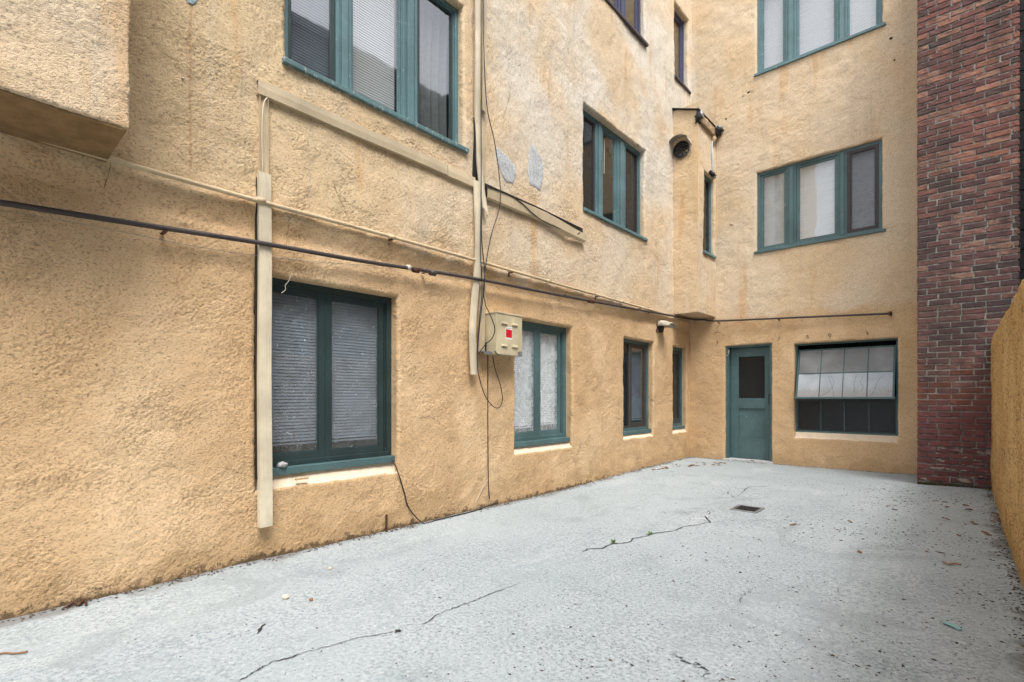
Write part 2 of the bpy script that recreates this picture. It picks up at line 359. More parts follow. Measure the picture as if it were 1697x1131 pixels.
# ------------------------------------------------------------------ objects helpers
def link(o, parent=None):
    C.objects.link(o)
    if parent: o.parent = parent
    return o
def mesh_obj(name, verts, faces, mat, parent=None, smooth=False, mi=None, bevel=0, loc=None, rz=0, kind=None, label=None):
    me = bpy.data.meshes.new(name); me.from_pydata([tuple(v) for v in verts], [], faces); me.update()
    for mm in (mat if isinstance(mat, (list, tuple)) else [mat]): me.materials.append(mm)
    if mi:
        for p, k in zip(me.polygons, mi): p.material_index = k
    if smooth: me.polygons.foreach_set('use_smooth', [True] * len(me.polygons))
    o = bpy.data.objects.new(name, me); link(o, parent)
    if loc is not None: o.location = loc
    o.rotation_euler[2] = rz
    if bevel:
        b = o.modifiers.new('bevel', 'BEVEL'); b.width = bevel; b.segments = 2; b.limit_method = 'ANGLE'; b.angle_limit = math.radians(40)
    if kind: o['kind'] = kind
    if label: o['label'] = label
    return o
def empty(name, loc, label, cat, group=None, rz=0):
    o = bpy.data.objects.new(name, None); o.empty_display_size = .1; link(o); o.location = loc; o.rotation_euler[2] = rz
    o['label'] = label; o['category'] = cat
    if group: o['group'] = group
    return o
def tag(o, label, cat, group=None):
    o['label'] = label; o['category'] = cat
    if group: o['group'] = group
    return o
class MB:
    def __init__(s): s.v = []; s.f = []
    def box(s, x0, x1, y0, y1, z0, z1):
        b = len(s.v)
        s.v += [(x0, y0, z0), (x1, y0, z0), (x1, y1, z0), (x0, y1, z0), (x0, y0, z1), (x1, y0, z1), (x1, y1, z1), (x0, y1, z1)]
        s.f += [tuple(b + i for i in q) for q in ((0, 3, 2, 1), (4, 5, 6, 7), (0, 1, 5, 4), (1, 2, 6, 5), (2, 3, 7, 6), (3, 0, 4, 7))]
        return s
    def quad(s, a, b, c, d):
        k = len(s.v); s.v += [a, b, c, d]; s.f.append((k, k + 1, k + 2, k + 3)); return s
    def ring(s, x0, x1, z0, z1, w, y0, y1, wt=None, wb=None):
        wt = w if wt is None else wt; wb = w if wb is None else wb
        s.box(x0, x0 + w, y0, y1, z0, z1); s.box(x1 - w, x1, y0, y1, z0, z1)
        s.box(x0 + w, x1 - w, y0 + .0005, y1, z1 - wt, z1); s.box(x0 + w, x1 - w, y0 + .0005, y1, z0, z0 + wb); return s
    def tube(s, pts, r, n=8, cap=True):
        pts = [Vector(p) for p in pts]; k = len(s.v); t0 = None; nrm = None
        for i, p in enumerate(pts):
            t = (pts[min(i + 1, len(pts) - 1)] - pts[max(i - 1, 0)])
            t = t.normalized() if t.length > 1e-9 else Vector((0, 0, 1))
            if nrm is None:
                nrm = t.orthogonal().normalized()
            else:
                nrm = (nrm - t * nrm.dot(t)); nrm = nrm.normalized() if nrm.length > 1e-6 else t.orthogonal().normalized()
            bi = t.cross(nrm); rr = r[i] if isinstance(r, (list, tuple)) else r
            for j in range(n):
                a = 2 * math.pi * j / n; s.v.append(tuple(p + (nrm * math.cos(a) + bi * math.sin(a)) * rr))
        for i in range(len(pts) - 1):
            for j in range(n):
                a = k + i * n + j; b = k + i * n + (j + 1) % n; s.f.append((a, b, b + n, a + n))
        if cap:
            s.f.append(tuple(k + j for j in reversed(range(n)))); e = k + (len(pts) - 1) * n; s.f.append(tuple(e + j for j in range(n)))
        return s
    def out(s, name, mat, parent=None, **kw): return mesh_obj(name, s.v, s.f, mat, parent, **kw)
def spline(pts, n=6):
    pts = [Vector(p) for p in pts]; out = []
    for i in range(len(pts) - 1):
        p0 = pts[max(i - 1, 0)]; p1 = pts[i]; p2 = pts[i + 1]; p3 = pts[min(i + 2, len(pts) - 1)]
        for k in range(n):
            t = k / n
            out.append(.5 * ((2 * p1) + (-p0 + p2) * t + (2 * p0 - 5 * p1 + 4 * p2 - p3) * t * t + (-p0 + 3 * p1 - 3 * p2 + p3) * t ** 3))
    out.append(pts[-1]); return out
def lines(lo, hi, step, br):
    br = sorted(set([round(b, 4) for b in br if lo < b < hi] + [lo, hi])); out = []
    for a, b in zip(br, br[1:]):
        n = max(1, int(round((b - a) / step)))
        out += [a + (b - a) * i / n for i in range(n)]
    return out + [hi]

def wall_disp(u, z, seed, ledge, mic=True):
    u = np.asarray(u, float); z = np.asarray(z, float); q = u + seed * 3.7
    d = .005 * T_big(q, z) + .0020 * T_mid(q, z) + .0008 * T_sm(q, z)
    if mic: d = d + micro(q, z)
    if ledge:
        t = np.clip((z + .012 * T_mid(q, z * 0) - 2.40) / .12, 0, 1); d = d + .028 * t * t * (3 - 2 * t) - .012 * np.exp(-((z - 2.36) / .05) ** 2)
    return d
def vlines(lo, hi, segs, br):
    """grid lines whose spacing changes along the wall; segs = [(up to, step), ...]"""
    br = sorted(set([round(b, 4) for b in br if lo < b < hi] + [lo, hi] + [e for e, st in segs if lo < e < hi])); out = []
    for a, b in zip(br, br[1:]):
        st = next(st for e, st in segs if (a + b) / 2 <= e); n = max(1, int(round((b - a) / st))); out += [a + (b - a) * i / n for i in range(n)]
    return np.array(out + [hi])
def stucco_wall(name, Pf, u0, u1, z0, z1, holes, seed, usegs, zsegs, ledge=False, fade=None, mats=None, disp=None):
    """holes: (a,b,c,e, c_front, depth, R). The render coat turns round each opening in a worn bullnose."""
    br_u, br_z = [], []
    for (a, b, c, e, cf, dep, R) in holes: br_u += [a - R, b + R]; br_z += [cf - R, e + R]
    U, Z = vlines(u0, u1, usegs, br_u), vlines(z0, z1, zsegs, br_z)
    disp = disp or (lambda u, z: wall_disp(u, z, seed, ledge))
    def wob(u, z, k=1.):
        q = np.asarray(u, float) + seed; r_ = np.asarray(z, float) + seed
        return u + k * (.0035 * T_mid(q * 1.3, r_) + .0016 * T_sm(q * 1.2, r_)), z + k * (.0035 * T_mid(q, r_ * 1.3 + 4) + .0016 * T_sm(q + 2, r_))
    UU, ZZ = np.meshgrid(U, Z, indexing='ij')
    ku = np.clip(np.minimum(UU - u0, u1 - UU) / .06, 0, 1) if fade else np.ones_like(UU)
    wu, wz = wob(UU, ZZ, ku if fade else 1.)
    wu[0, :] = UU[0, :]; wu[-1, :] = UU[-1, :]; wz[:, 0] = ZZ[:, 0]; wz[:, -1] = ZZ[:, -1]
    DD = disp(UU, ZZ) * ku
    nu, nz = len(U), len(Z)
    X, Y, Zc = Pf(wu, wz, DD); V0 = np.stack([np.broadcast_to(X, UU.shape), np.broadcast_to(Y, UU.shape), np.broadcast_to(Zc, UU.shape)], -1).reshape(-1, 3)
    uc = (U[:-1] + U[1:]) / 2; zc = (Z[:-1] + Z[1:]) / 2; keep = np.ones((nu - 1, nz - 1), bool)
    for (a, b, c, e, cf, dep, R) in holes:
        keep &= ~(((uc > a - R) & (uc < b + R))[:, None] & ((zc > cf - R) & (zc < e + R))[None, :])
    ii, jj = np.nonzero(keep); q = ii * nz + jj
    F0 = np.stack([q, q + nz, q + nz + 1, q + 1], -1)
    used = np.zeros(nu * nz, bool); used[F0.ravel()] = True
    V, F, MI = [], [], []; base = nu * nz
    for (a, b, c, e, cf, dep, R) in holes:
        A, Bq, Cq, E = a - R, b + R, cf - R, e + R
        ii = [i for i, u in enumerate(U) if A - 1e-4 <= u <= Bq + 1e-4]; jj = [j for j, z in enumerate(Z) if Cq - 1e-4 <= z <= E + 1e-4]
        loop = [(i, jj[0]) for i in ii] + [(ii[-1], j) for j in jj[1:]] + [(i, jj[-1]) for i in reversed(ii[:-1])] + [(ii[0], j) for j in reversed(jj[1:-1])]
        nb = len(ii) - 1; n = len(loop)
        Lu = np.array([U[i] for i, j in loop]); Lz = np.array([Z[j] for i, j in loop]); Ld = np.array([DD[i, j] for i, j in loop])
        prev = [i * nz + j for i, j in loop]; rings = []
        for k in (1, 2, 3, 4):
            th = k / 4 * math.pi / 2; rings.append((R * math.sin(th), R * (1 - math.cos(th)), 0, 1 - .1 * k))
        for k in (.25, .5, .75): rings.append((R, R + (dep - R) * k, k, .6 - .5 * k))
        rings.append((R, dep, 1, 0)); rings.append((R, dep + .10, 1, 0))
        for (ins, dd, sl_, kw) in rings:
            cc = cf + (c - cf) * sl_; a2, b2, c2, e2 = A + ins, Bq - ins, Cq + ins + (cc - cf), E - ins
            u = a2 + (Lu - A) / (Bq - A) * (b2 - a2); z = c2 + (Lz - Cq) / (E - Cq) * (e2 - c2)
            w1, w2 = wob(u, z, kw); mm_ = micro(Lu * 1.0 + dd * 1.7, Lz + dd * 1.3) * min(1, kw * 2)
            P = Pf(w1 + mm_, w2 + mm_, Ld * kw - dd); P = np.stack([np.broadcast_to(t_, Lu.shape) for t_ in P], -1)
            cur = list(range(base + len(V), base + len(V) + n)); V.extend(P.tolist())
            for q in range(n):
                F.append((prev[q], prev[(q + 1) % n], cur[(q + 1) % n], cur[q])); MI.append(1 if (q < nb and abs(c - cf) > .02 and ins > R * .9) else 0)
            prev = cur
    Va = np.concatenate([V0, np.array(V)]) if V else V0; Fa = np.concatenate([F0, np.array(F)]) if F else F0
    ok = np.zeros(len(Va), bool); ok[Fa.ravel()] = True; mp = np.cumsum(ok) - 1; Va = Va[ok]; Fa = mp[Fa]
    me = bpy.data.meshes.new(name); me.vertices.add(len(Va)); me.vertices.foreach_set('co', Va.astype(np.float32).ravel())
    me.loops.add(len(Fa) * 4); me.loops.foreach_set('vertex_index', Fa.astype(np.int32).ravel())
    me.polygons.add(len(Fa)); me.polygons.foreach_set('loop_start', np.arange(0, len(Fa) * 4, 4, dtype=np.int32)); me.polygons.foreach_set('loop_total', np.full(len(Fa), 4, np.int32))
    me.polygons.foreach_set('material_index', np.array([0] * len(F0) + MI, np.int32)); me.polygons.foreach_set('use_smooth', np.ones(len(Fa), bool))
    for mm in mats or [M['stucco'], M['plaster']]: me.materials.append(mm)
    me.update(); me.validate()
    o = bpy.data.objects.new(name, me); link(o); return o
def noisy_box(name, b, mat, parent=None, step=.05, r=.03, amp=.006, seed=1, open_=(), mic=1.):
    x0, x1, y0, y1, z0, z1 = b; V, F, idx = [], [], {}
    def ax(lo, hi):
        if hi - lo < 4 * r: return lines(lo, hi, step, [lo + r / 2, lo + r, hi - r, hi - r / 2])
        return lines(lo, hi, step, [lo + r * .35, lo + r, hi - r, hi - r * .35])
    X, Y, Z = ax(x0, x1), ax(y0, y1), ax(z0, z1)
    def P(p):
        q = Vector((max(x0 + r, min(x1 - r, p[0])), max(y0 + r, min(y1 - r, p[1])), max(z0 + r, min(z1 - r, p[2]))))
        d = Vector(p) - q; n = d.normalized() if d.length > 1e-9 else Vector((0, 0, 0)); v = q + n * r
        s_ = Vector(p) + Vector((seed, seed, seed)); k = amp * (1.6 * noise.noise(s_ * 1.1) + noise.noise(s_ * 4) + .6 * noise.noise(s_ * 12)) + (mic * float(micro(p[0] + p[1] + seed, p[2] + .3 * p[0])) if mic else 0)
        return tuple(v + n * k)
    def vid(p):
        key = tuple(round(c, 5) for c in p)
        if key not in idx: idx[key] = len(V); V.append(P(p))
        return idx[key]
    def face(A, Bx, f, flip):
        for i in range(len(A) - 1):
            for j in range(len(Bx) - 1):
                q = [vid(f(A[i], Bx[j])), vid(f(A[i + 1], Bx[j])), vid(f(A[i + 1], Bx[j + 1])), vid(f(A[i], Bx[j + 1]))]
                F.append(tuple(reversed(q)) if flip else tuple(q))
    if 'x1' not in open_: face(Y, Z, lambda a, c: (x1, a, c), False)
    if 'x0' not in open_: face(Y, Z, lambda a, c: (x0, a, c), True)
    if 'y0' not in open_: face(X, Z, lambda a, c: (a, y0, c), False)
    if 'y1' not in open_: face(X, Z, lambda a, c: (a, y1, c), True)
    if 'z1' not in open_: face(X, Y, lambda a, c: (a, c, z1), False)
    if 'z0' not in open_: face(X, Y, lambda a, c: (a, c, z0), True)
    return mesh_obj(name, V, F, mat, parent, smooth=True)

# ------------------------------------------------------------------ ground
def grid_sheet(name, xs, ys, f, mat, **kw):
    V = [(x, y, f(x, y)) for y in ys for x in xs]; n = len(xs)
    F = [(j * n + i, j * n + i + 1, (j + 1) * n + i + 1, (j + 1) * n + i) for j in range(len(ys) - 1) for i in range(n - 1)]
    return mesh_obj(name, V, F, mat, smooth=True, **kw)
xs = [-4.1 + .08 * i for i in range(56)]; ys = [-1.2 + .1 * i for i in range(110)]
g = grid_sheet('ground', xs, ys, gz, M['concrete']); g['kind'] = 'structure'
gf = MB(); far = 60
gf.quad((-far, -far, -.10), (far, -far, -.10), (far, far, -.10), (-far, far, -.10))
g2 = gf.out('outer_ground', plain('far_ground', (.30, .31, .31), .9)); g2['kind'] = 'structure'

# ------------------------------------------------------------------ the apartment building
bld = empty('apartment_building', (XL, YB, 0), 'ochre stucco apartment building wrapping the left side and far end of the courtyard', 'building')
def toB(o):       # keep world placement under the building empty
    o.parent = bld; o.location = Vector(o.location) - Vector(bld.location); return o
PL = lambda u, z, d: (XL + d, u, z)
PB = lambda u, z, d: (u, YB - d, z)
H_E = (1.49, 2.73, .60, 2.06, .465, .10, .030); H_F = (4.35, 5.49, .605, 2.06, .49, .10, .030)
H_G = (6.86, 7.85, .60, 2.05, .50, .09, .030); H_H = (8.62, 9.215, .60, 2.05, .50, .09, .028)
H_A = (1.70, 3.52, 3.70, 5.16, 3.70, .055, .028); H_B = (5.73, 7.49, 3.70, 5.11, 3.70, .055, .028)
H_C = (5.73, 7.50, 6.86, 8.30, 6.86, .055, .028); H_D = (8.62, 9.22, 6.86, 8.19, 6.86, .06, .028)
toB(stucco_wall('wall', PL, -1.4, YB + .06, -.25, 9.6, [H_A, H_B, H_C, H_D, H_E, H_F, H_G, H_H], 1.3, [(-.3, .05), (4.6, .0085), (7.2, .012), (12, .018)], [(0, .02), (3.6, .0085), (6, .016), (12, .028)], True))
H_I = (-2.66, -.89, 6.76, 8.2, 6.76, .055, .028); H_J = (-2.66, -.89, 3.67, 5.04, 3.67, .055, .028)
H_K = (-3.19, -2.42, -.20, 2.055, -.20, .05, .025); H_M = (-2.07, -.70, .555, 2.02, .47, .09, .030)
toB(stucco_wall('wall', PB, XL - .06, .9, -.25, 9.6, [H_I, H_J, H_K, H_M], 6.7, [(12, .017)], [(6.4, .017), (12, .025)], False))
toB(noisy_box('projecting_bay', (-4.2, -3.28, -.5, .641, 2.56, 4.6), M['stucco'], None, .013, .018, .006, 4, ('x0', 'y0', 'z1')))
sv = MB(); sv.box(-3.90, -3.295, -.5, .625, 2.551, 2.566); toB(sv.out('bay_soffit', M['soffit'], bevel=.004))
# corner bay box: near face, outer face with its window, underside
XB = -3.36
H_W = (8.80, 9.28, 3.70, 5.10, 3.70, .05, .022)
bay_d = lambda u, z: wall_disp(u, z, 2.2, False)
toB(stucco_wall('corner_bay', lambda u, z, d: (u, 8.546 - d, z), XL - .05, XB, 2.60, 6.20, [], 3.3, [(12, .016)], [(12, .016)], fade='u', disp=bay_d, mats=[M['stucco_bay'], M['plaster']]))
toB(stucco_wall('corner_bay', lambda u, z, d: (XB + d, u, z), 8.546, YB + .03, 2.60, 6.02, [H_W], 5.3, [(12, .016)], [(12, .016)], fade='u', disp=bay_d))
mb = MB(); mb.quad((XL - .05, 8.546, 2.63), (XB, 8.546, 2.601), (XB, YB + .03, 2.60), (XL - .05, YB + .03, 2.63)); toB(mb.out('bay_soffit', M['stucco']))
mb = MB()
v0 = [(XL - .03, 8.50, 6.27), (XB + .03, 8.50, 6.055), (XB + .06, YB + .03, 6.03), (XL - .03, YB + .03, 6.25)]
mb.v = v0 + [(a, b, c - .020) for a, b, c in v0]; mb.f = [(0, 1, 2, 3), (7, 6, 5, 4), (0, 4, 5, 1), (1, 5, 6, 2), (2, 6, 7, 3), (3, 7, 4, 0)]
rf = toB(mb.out('bay_roof', M['tar'], bevel=.008))
toB(noisy_box('fascia', (XB - .02, XB + .045, 8.535, YB, 5.845, 6.015), M['fascia'], None, .03, .02, .01, 3)).modifiers.clear()
# lumps of tar and torn flashing along the roof edge
def blob(name, cx, cy, cz, sx, sy, sz, mat, parent=None, seed=0, seg=10, loc=None):
    V, F = [], []
    for i in range(seg + 1):
        th = math.pi * i / seg
        for j in range(seg):
            ph = 2 * math.pi * j / seg; d = Vector((math.sin(th) * math.cos(ph), math.sin(th) * math.sin(ph), math.cos(th)))
            k = 1 + .35 * noise.noise(d * 1.7 + Vector((seed, 0, 0))) + .15 * noise.noise(d * 5 + Vector((seed, 2, 0))) + (.8 * noise.noise(d * 3.1 + Vector((seed, 7, 0))) if name in ('flashing', 'stucco_lump') else 0)
            V.append((cx + d.x * sx * k, cy + d.y * sy * k, cz + d.z * sz * k))
    for i in range(seg):
        for j in range(seg): F.append((i * seg + j, i * seg + (j + 1) % seg, (i + 1) * seg + (j + 1) % seg, (i + 1) * seg + j))
    return mesh_obj(name, V, F, mat, parent, smooth=True, loc=loc)
toB(blob('flashing', XB, 8.55, 5.95, .06, .06, .11, M['tar'], seed=1)); toB(blob('flashing', XB + .03, 8.60, 5.98, .035, .05, .09, M['zinc'], seed=5))
toB(blob('flashing', XB + .07, 9.28, 5.95, .08, .07, .08, M['tar'], seed=8)); toB(blob('flashing', XB + .09, 9.27, 6.0, .07, .05, .03, M['cement'], seed=9))
toB(blob('stucco_lump', XB + .01, 9.25, 5.86, .05, .07, .12, M['stucco'], seed=3))
mb = MB(); mb.tube([(XB + .01, 9.16, 5.75), (XB + .013, 9.15, 5.5), (XB + .01, 9.18, 5.3), (XB + .012, 9.14, 5.16)], [.012, .02, .016, .03], 6); toB(mb.out('tar_run', M['cement'], smooth=True))
toB(blob('flashing', XB + .03, 9.12, 5.13, .04, .12, .035, M['tar'], seed=12)); toB(blob('flashing', XB + .04, 9.18, 5.10, .03, .06, .02, M['cement'], seed=14))

q = MB(); q.box(-9, XL - .02, -1.4, 14, 9.6, 9.7); q.box(XL - .0199, 5, YB + .02, 14, 9.6, 9.7); toB(q.out('roof', M['tar']))  # unseen roof slab, added to keep skylight out of the hollow building
q = MB(); q.box(-9.2, -9, -1.4, 14, -.2, 9.59); q.box(-9, 5, 14, 14.2, -.2, 9.59); q.box(-9, XL - .13, -1.5, -1.3, -.2, 9.59); q.box(.905, 1.0, YB + .05, 14, -.2, 9.59); toB(q.out('light_stop_wall', M['room_dark']))  # unseen dark walls, added to stop light leaking in behind the panes
# ---- windows -------------------------------------------------------------------------------
def blinds(win, x0, x1, z0, z1, y, mat, sp=.0235, tilt=70, gap_rows=()):
    mb = MB(); z = z1 - .03; w = .0137; k = 0
    mb.box(x0, x1, y - .012, y + .012, z1 - .028, z1)
    ca, sa = math.cos(math.radians(tilt)) * w, math.sin(math.radians(tilt)) * w
    while z - w > z0:
        t = rnd.uniform(-.0012, .0012)
        dz = .5 * (.0006 * math.sin(k * .7))
        mb.quad((x0 + .003, y - ca, z - sa + t), (x1 - .003, y - ca, z - sa - t), (x1 - .003, y + ca, z + sa - t), (x0 + .003, y + ca, z + sa + t))
        z -= sp; k += 1
    mb.box(x0, x1, y - .010, y + .010, z0 - .012, z0 + .002)
    for f in (.16, .84):
        xx = x0 + (x1 - x0) * f; mb.box(xx - .001, xx + .001, y - .0145, y - .0135, z0, z1 - .02)
    return mb.out('blind_slats', mat, win, kind='stuff')
def curtain(win, x0, x1, z0, z1, y, mat, waves=5, amp=.03):
    V, F = [], []; n = waves * 10; rows = 8
    for j in range(rows + 1):
        for i in range(n + 1):
            f = i / n; V.append((x0 + (x1 - x0) * f, y + amp * math.sin(f * waves * 2 * math.pi + .5 * math.sin(j * .5)) + .01 * math.sin(f * 37), z0 + (z1 - z0) * j / rows))
    for j in range(rows):
        for i in range(n): a = j * (n + 1) + i; F.append((a, a + 1, a + n + 2, a + n + 1))
    return mesh_obj('curtain', V, F, mat, win, smooth=True)
def make_window(hole, base, rz, label, mat, sashes, sill=True, sillmat=None, fw=.045, mull=.075, room='room', roomd=1.2, sill_front=None, deep=None, sillpos=None, inner_sill=False, sill_out=.030):
    """window local frame: x along the wall, y into the wall, z up; origin at the lower left of the opening on the wall face"""
    a, b, c, e, cf, dep, R = hole; w, h = b - a, e - c; dep = deep if deep is not None else dep
    mb = MB()
    mb.ring(-.02, w + .02, -.02, h + .02, fw + .02, dep, dep + .09, fw + .02, fw + .015)
    mb.ring(fw - .001, w - fw + .001, fw * .7, h - fw + .001, .014, dep + .018, dep + .085)
    win = mb.out('window', mat, None, bevel=.003, loc=base, rz=rz, label=label); toB(win)
    if sill:
        s = MB(); s.box(-.035, w + .045, -sill_out, dep - .001, -.045, -.002); s.box(-.001, w + .001, dep * .2, dep + .01, -.0015, .012)
        s.out('sill', sillmat or mat, win, bevel=.006)
    if inner_sill:     # thick painted board lying in the sloping reveal
        s = MB(); s.box(.004, w - .004, .035, dep - .001, -.055, .004); s.out('sill', sillmat or mat, win, bevel=.006)
    # columns
    for i, sd in enumerate(sashes):
        x0, x1 = sd['x']
        if i:
            px = sashes[i - 1]['x'][1]; mm = MB()
            if x0 - px > .045:
                mm.box(px, x0, dep + .006, dep + .085, fw * .6, h - fw * .8); q = (x0 - px)
                mm.box(px + q * .30, x0 - q * .30, dep - .014, dep + .0055, fw * .62, h - fw * .82)
                mm.box(px + q * .06, px + q * .18, dep - .002, dep + .0058, fw * .63, h - fw * .83); mm.box(x0 - q * .18, x0 - q * .06, dep - .002, dep + .0058, fw * .63, h - fw * .83)
            else: mm.box(px, x0, dep + .012, dep + .085, fw * .6, h - fw * .8)
            mm.out('mullion', mat, win, bevel=.003)
        z0, z1 = fw * .75, h - fw; sw = sd.get('sw', .04); y = dep + sd.get('y', .022); sm = sd.get('mat', mat)
        r = MB(); r.ring(x0 + .001, x1 - .001, z0, z1, sw, y, y + .035, None, sd.get('sb', sw * 1.25))
        r.ring(x0 + sw + .0005, x1 - sw - .0005, z0 + sd.get('sb', sw * 1.25) - .001, z1 - sw + .001, .008, y + .008, y + .030)
        sh = r.out('sash', sm, win, bevel=.0025)
        if sm is not mat: sh['label'] = 'dark metal framed sash'
        p = MB(); p.quad((x0 + sw, y + .018, z0 + sw), (x1 - sw, y + .018, z0 + sw), (x1 - sw, y + .018, z1 - sw), (x0 + sw, y + .018, z1 - sw))
        p.out('pane', sd.get('glass', M['glass']), win)
        if sd.get('blind'):
            bm_, lo = sd['blind']; blinds(win, x0 + .015, x1 - .015, z0 + sw + lo, z1, y + .075, bm_, sd.get('sp', .0235), sd.get('tilt', 70))
        if sd.get('curtain'): curtain(win, x0 - .01, x1 + .01, z0, z1, y + .13, sd['curtain'], sd.get('waves', 5))
        if sd.get('latch'):
            q = MB(); q.box(x1 - .028, x1 - .016, y - .02, y, h * .50, h * .50 + .05); q.box(x1 - .05, x1 - .016, y - .028, y - .018, h * .50 + .035, h * .50 + .047); q.out('latch', M['zinc'], win, bevel=.002)
        if sd.get('cord'):
            q = MB(); q.tube([(x0 + .42 * (x1 - x0), y + .06, h * .92), (x0 + .40 * (x1 - x0), y + .06, h * .55)], .006, 6); q.out('pull_cord', M['white'], win)
    # room behind
    q = MB(); A, Bx, Z0, Z1, Y0, Y1 = -.25, w + .25, -.3, h + .25, dep + .091, dep + roomd
    if a < 1.6 and rz: A = -.2
    if roomd < .5: A, Bx = -.12, w + .05
    q.quad((A, Y1, Z0), (Bx, Y1, Z0), (Bx, Y1, Z1), (A, Y1, Z1)); q.quad((A, Y0, Z0), (A, Y1, Z0), (A, Y1, Z1), (A, Y0, Z1)); q.quad((Bx, Y0, Z0), (Bx, Y1, Z0), (Bx, Y1, Z1), (Bx, Y0, Z1))
    q.quad((A, Y0, Z0), (Bx, Y0, Z0), (Bx, Y1, Z0), (A, Y1, Z0)); q.quad((A, Y0, Z1), (Bx, Y0, Z1), (Bx, Y1, Z1), (A, Y1, Z1))
    q.out('room_lining', M[room], win)
    return win
def leftwin(hole, label, mat, sashes, X=XL, **kw):
    return make_window(hole, (X, hole[0], hole[2]), math.pi / 2, label, mat, sashes, **kw)
def backwin(hole, label, mat, sashes, **kw):
    return make_window(hole, (hole[0], YB, hole[2]), 0, label, mat, sashes, **kw)
def cols(hole, px, f):        # turn window-plane coordinates into local columns
    return [(p - hole[0]) for p in px]

dk = M['screenframe']
leftwin(H_A, 'large three-part teal window on the upper left, peeling sill above the cable duct', M['teal_up'], [
    dict(x=(.05, .455), sw=.03, mat=M['teal_dk'], glass=M['glass_sky'], blind=(M['blind_d'], .02)),
    dict(x=(.60, 1.115), sw=.018, glass=M['glass_sky'], blind=(M['blind'], .01)),
    dict(x=(1.30, 1.775), sw=.035, mat=M['teal_dk'], glass=M['glass_sky'], curtain=M['curtain'])], room='room_dark', sillmat=M['teal_peel'], sill_out=.064)
leftwin(H_B, 'three-part teal window right of the bare plaster patches, dark screens at both sides', M['teal_up'], [
    dict(x=(.045, .43), sw=.025, mat=dk, glass=M['glass_dark']),
    dict(x=(.62, 1.02), sw=.03, glass=M['glass_clear'], cord=True),
    dict(x=(1.29, 1.71), sw=.028, mat=dk, glass=M['glass_dark'])], room='room', sill_out=.060)
leftwin(H_C, 'dark violet framed window on the top floor, cut by the picture top', M['violet'], [
    dict(x=(.05, .50), sw=.03, glass=M['glass_clear']), dict(x=(.62, 1.06), sw=.03, glass=M['glass_clear']), dict(x=(1.29, 1.70), sw=.035, glass=M['glass_clear'])], sillmat=M['darksill'], room='room_ochre', sill_out=.066)
wd = leftwin(H_D, 'narrow violet framed window in the top corner with a yellow lamp inside', M['violet'], [dict(x=(.045, .555), sw=.04, glass=M['glass_clear'])], sillmat=M['darksill'], room='room_ochre', sill_out=.066)
leftwin(H_E, 'nearest ground floor window, two dusty dark green sashes behind the hanging duct', M['teal_dk'], [
    dict(x=(.05, .590), sw=.05, sb=.065, glass=M['glass_dirty'], blind=(M['blind_d'], .085), sp=.0262, y=.012),
    dict(x=(.600, 1.165), sw=.05, sb=.065, glass=M['glass_dirty'], blind=(M['blind_d'], .085), sp=.0262, y=.012)],
    sill=False, inner_sill=True, sillmat=M['teal'], fw=.05, room='room_dark')
leftwin(H_F, 'ground floor teal window beside the electrical box, pale blinds behind frosted dusty panes', M['teal'], [
    dict(x=(.05, .545), sw=.05, sb=.065, glass=M['glass_frost'], blind=(M['blind'], .075), y=.010),
    dict(x=(.557, 1.03), sw=.05, sb=.065, glass=M['glass_frost'], blind=(M['blind'], .10), y=.010)],
    sill=False, inner_sill=True, fw=.055, room='room_dark')
leftwin(H_G, 'ground floor window under the small vent hood, dark sashes with a closed blind', M['teal'], [
    dict(x=(.045, .36), sw=.03, mat=dk, glass=M['glass_dark'], blind=(M['blind_d'], .05), y=.010),
    dict(x=(.372, .92), sw=.06, mat=dk, glass=M['glass'], blind=(M['blind_d'], .07), y=.014)],
    sill=False, inner_sill=True, fw=.05, room='room_dark')
leftwin(H_H, 'narrow dark green window nearest the inner corner of the courtyard', M['teal'], [
    dict(x=(.05, .54), sw=.07, sb=.10, mat=M['teal_dk'], glass=M['wire_glass'], y=.012)], sill=False, inner_sill=True, fw=.05, room='room_dark')
leftwin(H_W, 'narrow dark window in the side of the corner bay', M['teal_up'], [dict(x=(.04, .44), sw=.03, mat=dk, glass=M['glass_dark'], curtain=M['curtain'], waves=3)], X=XB, fw=.035, room='room_dark', roomd=.38)
backwin(H_I, 'top three-part blue-green window on the end wall with white blinds, cut by the picture top', M['teal_up'], [
    dict(x=(.055, .44), sw=.035, glass=M['glass_sky'], blind=(M['blind'], .0)), dict(x=(.605, 1.175), sw=.03, glass=M['glass_sky'], blind=(M['blind'], .0)), dict(x=(1.32, 1.715), sw=.02, glass=M['glass_sky'], blind=(M['blind'], .0))], room='room_dark')
backwin(H_J, 'middle three-part teal window on the end wall, right sash in a dark metal screen', M['teal'], [
    dict(x=(.055, .46), sw=.035, glass=M['glass'], blind=(M['blind_g'], .0), latch=True), dict(x=(.605, 1.19), sw=.035, glass=M['glass'], blind=(M['blind'], .055)),
    dict(x=(1.32, 1.725), sw=.045, mat=dk, glass=M['glass_screen'], blind=(M['blind'], .02), y=.004)], room='room_dark')
# lamp seen through the narrow top window
q = MB(); bl = blob('pendant_lamp', 0, 0, 0, .075, .075, .075, M['lampglow'], seed=20); bl.location = (XL - .55, 8.93, 7.98)
ld = MB().tube([(0, 0, .07), (0, 0, .32)], .006, 6).out('cord', M['black'], bl)
tag(bl, 'small glowing yellow globe lamp hanging behind the narrow top window', 'lamp')

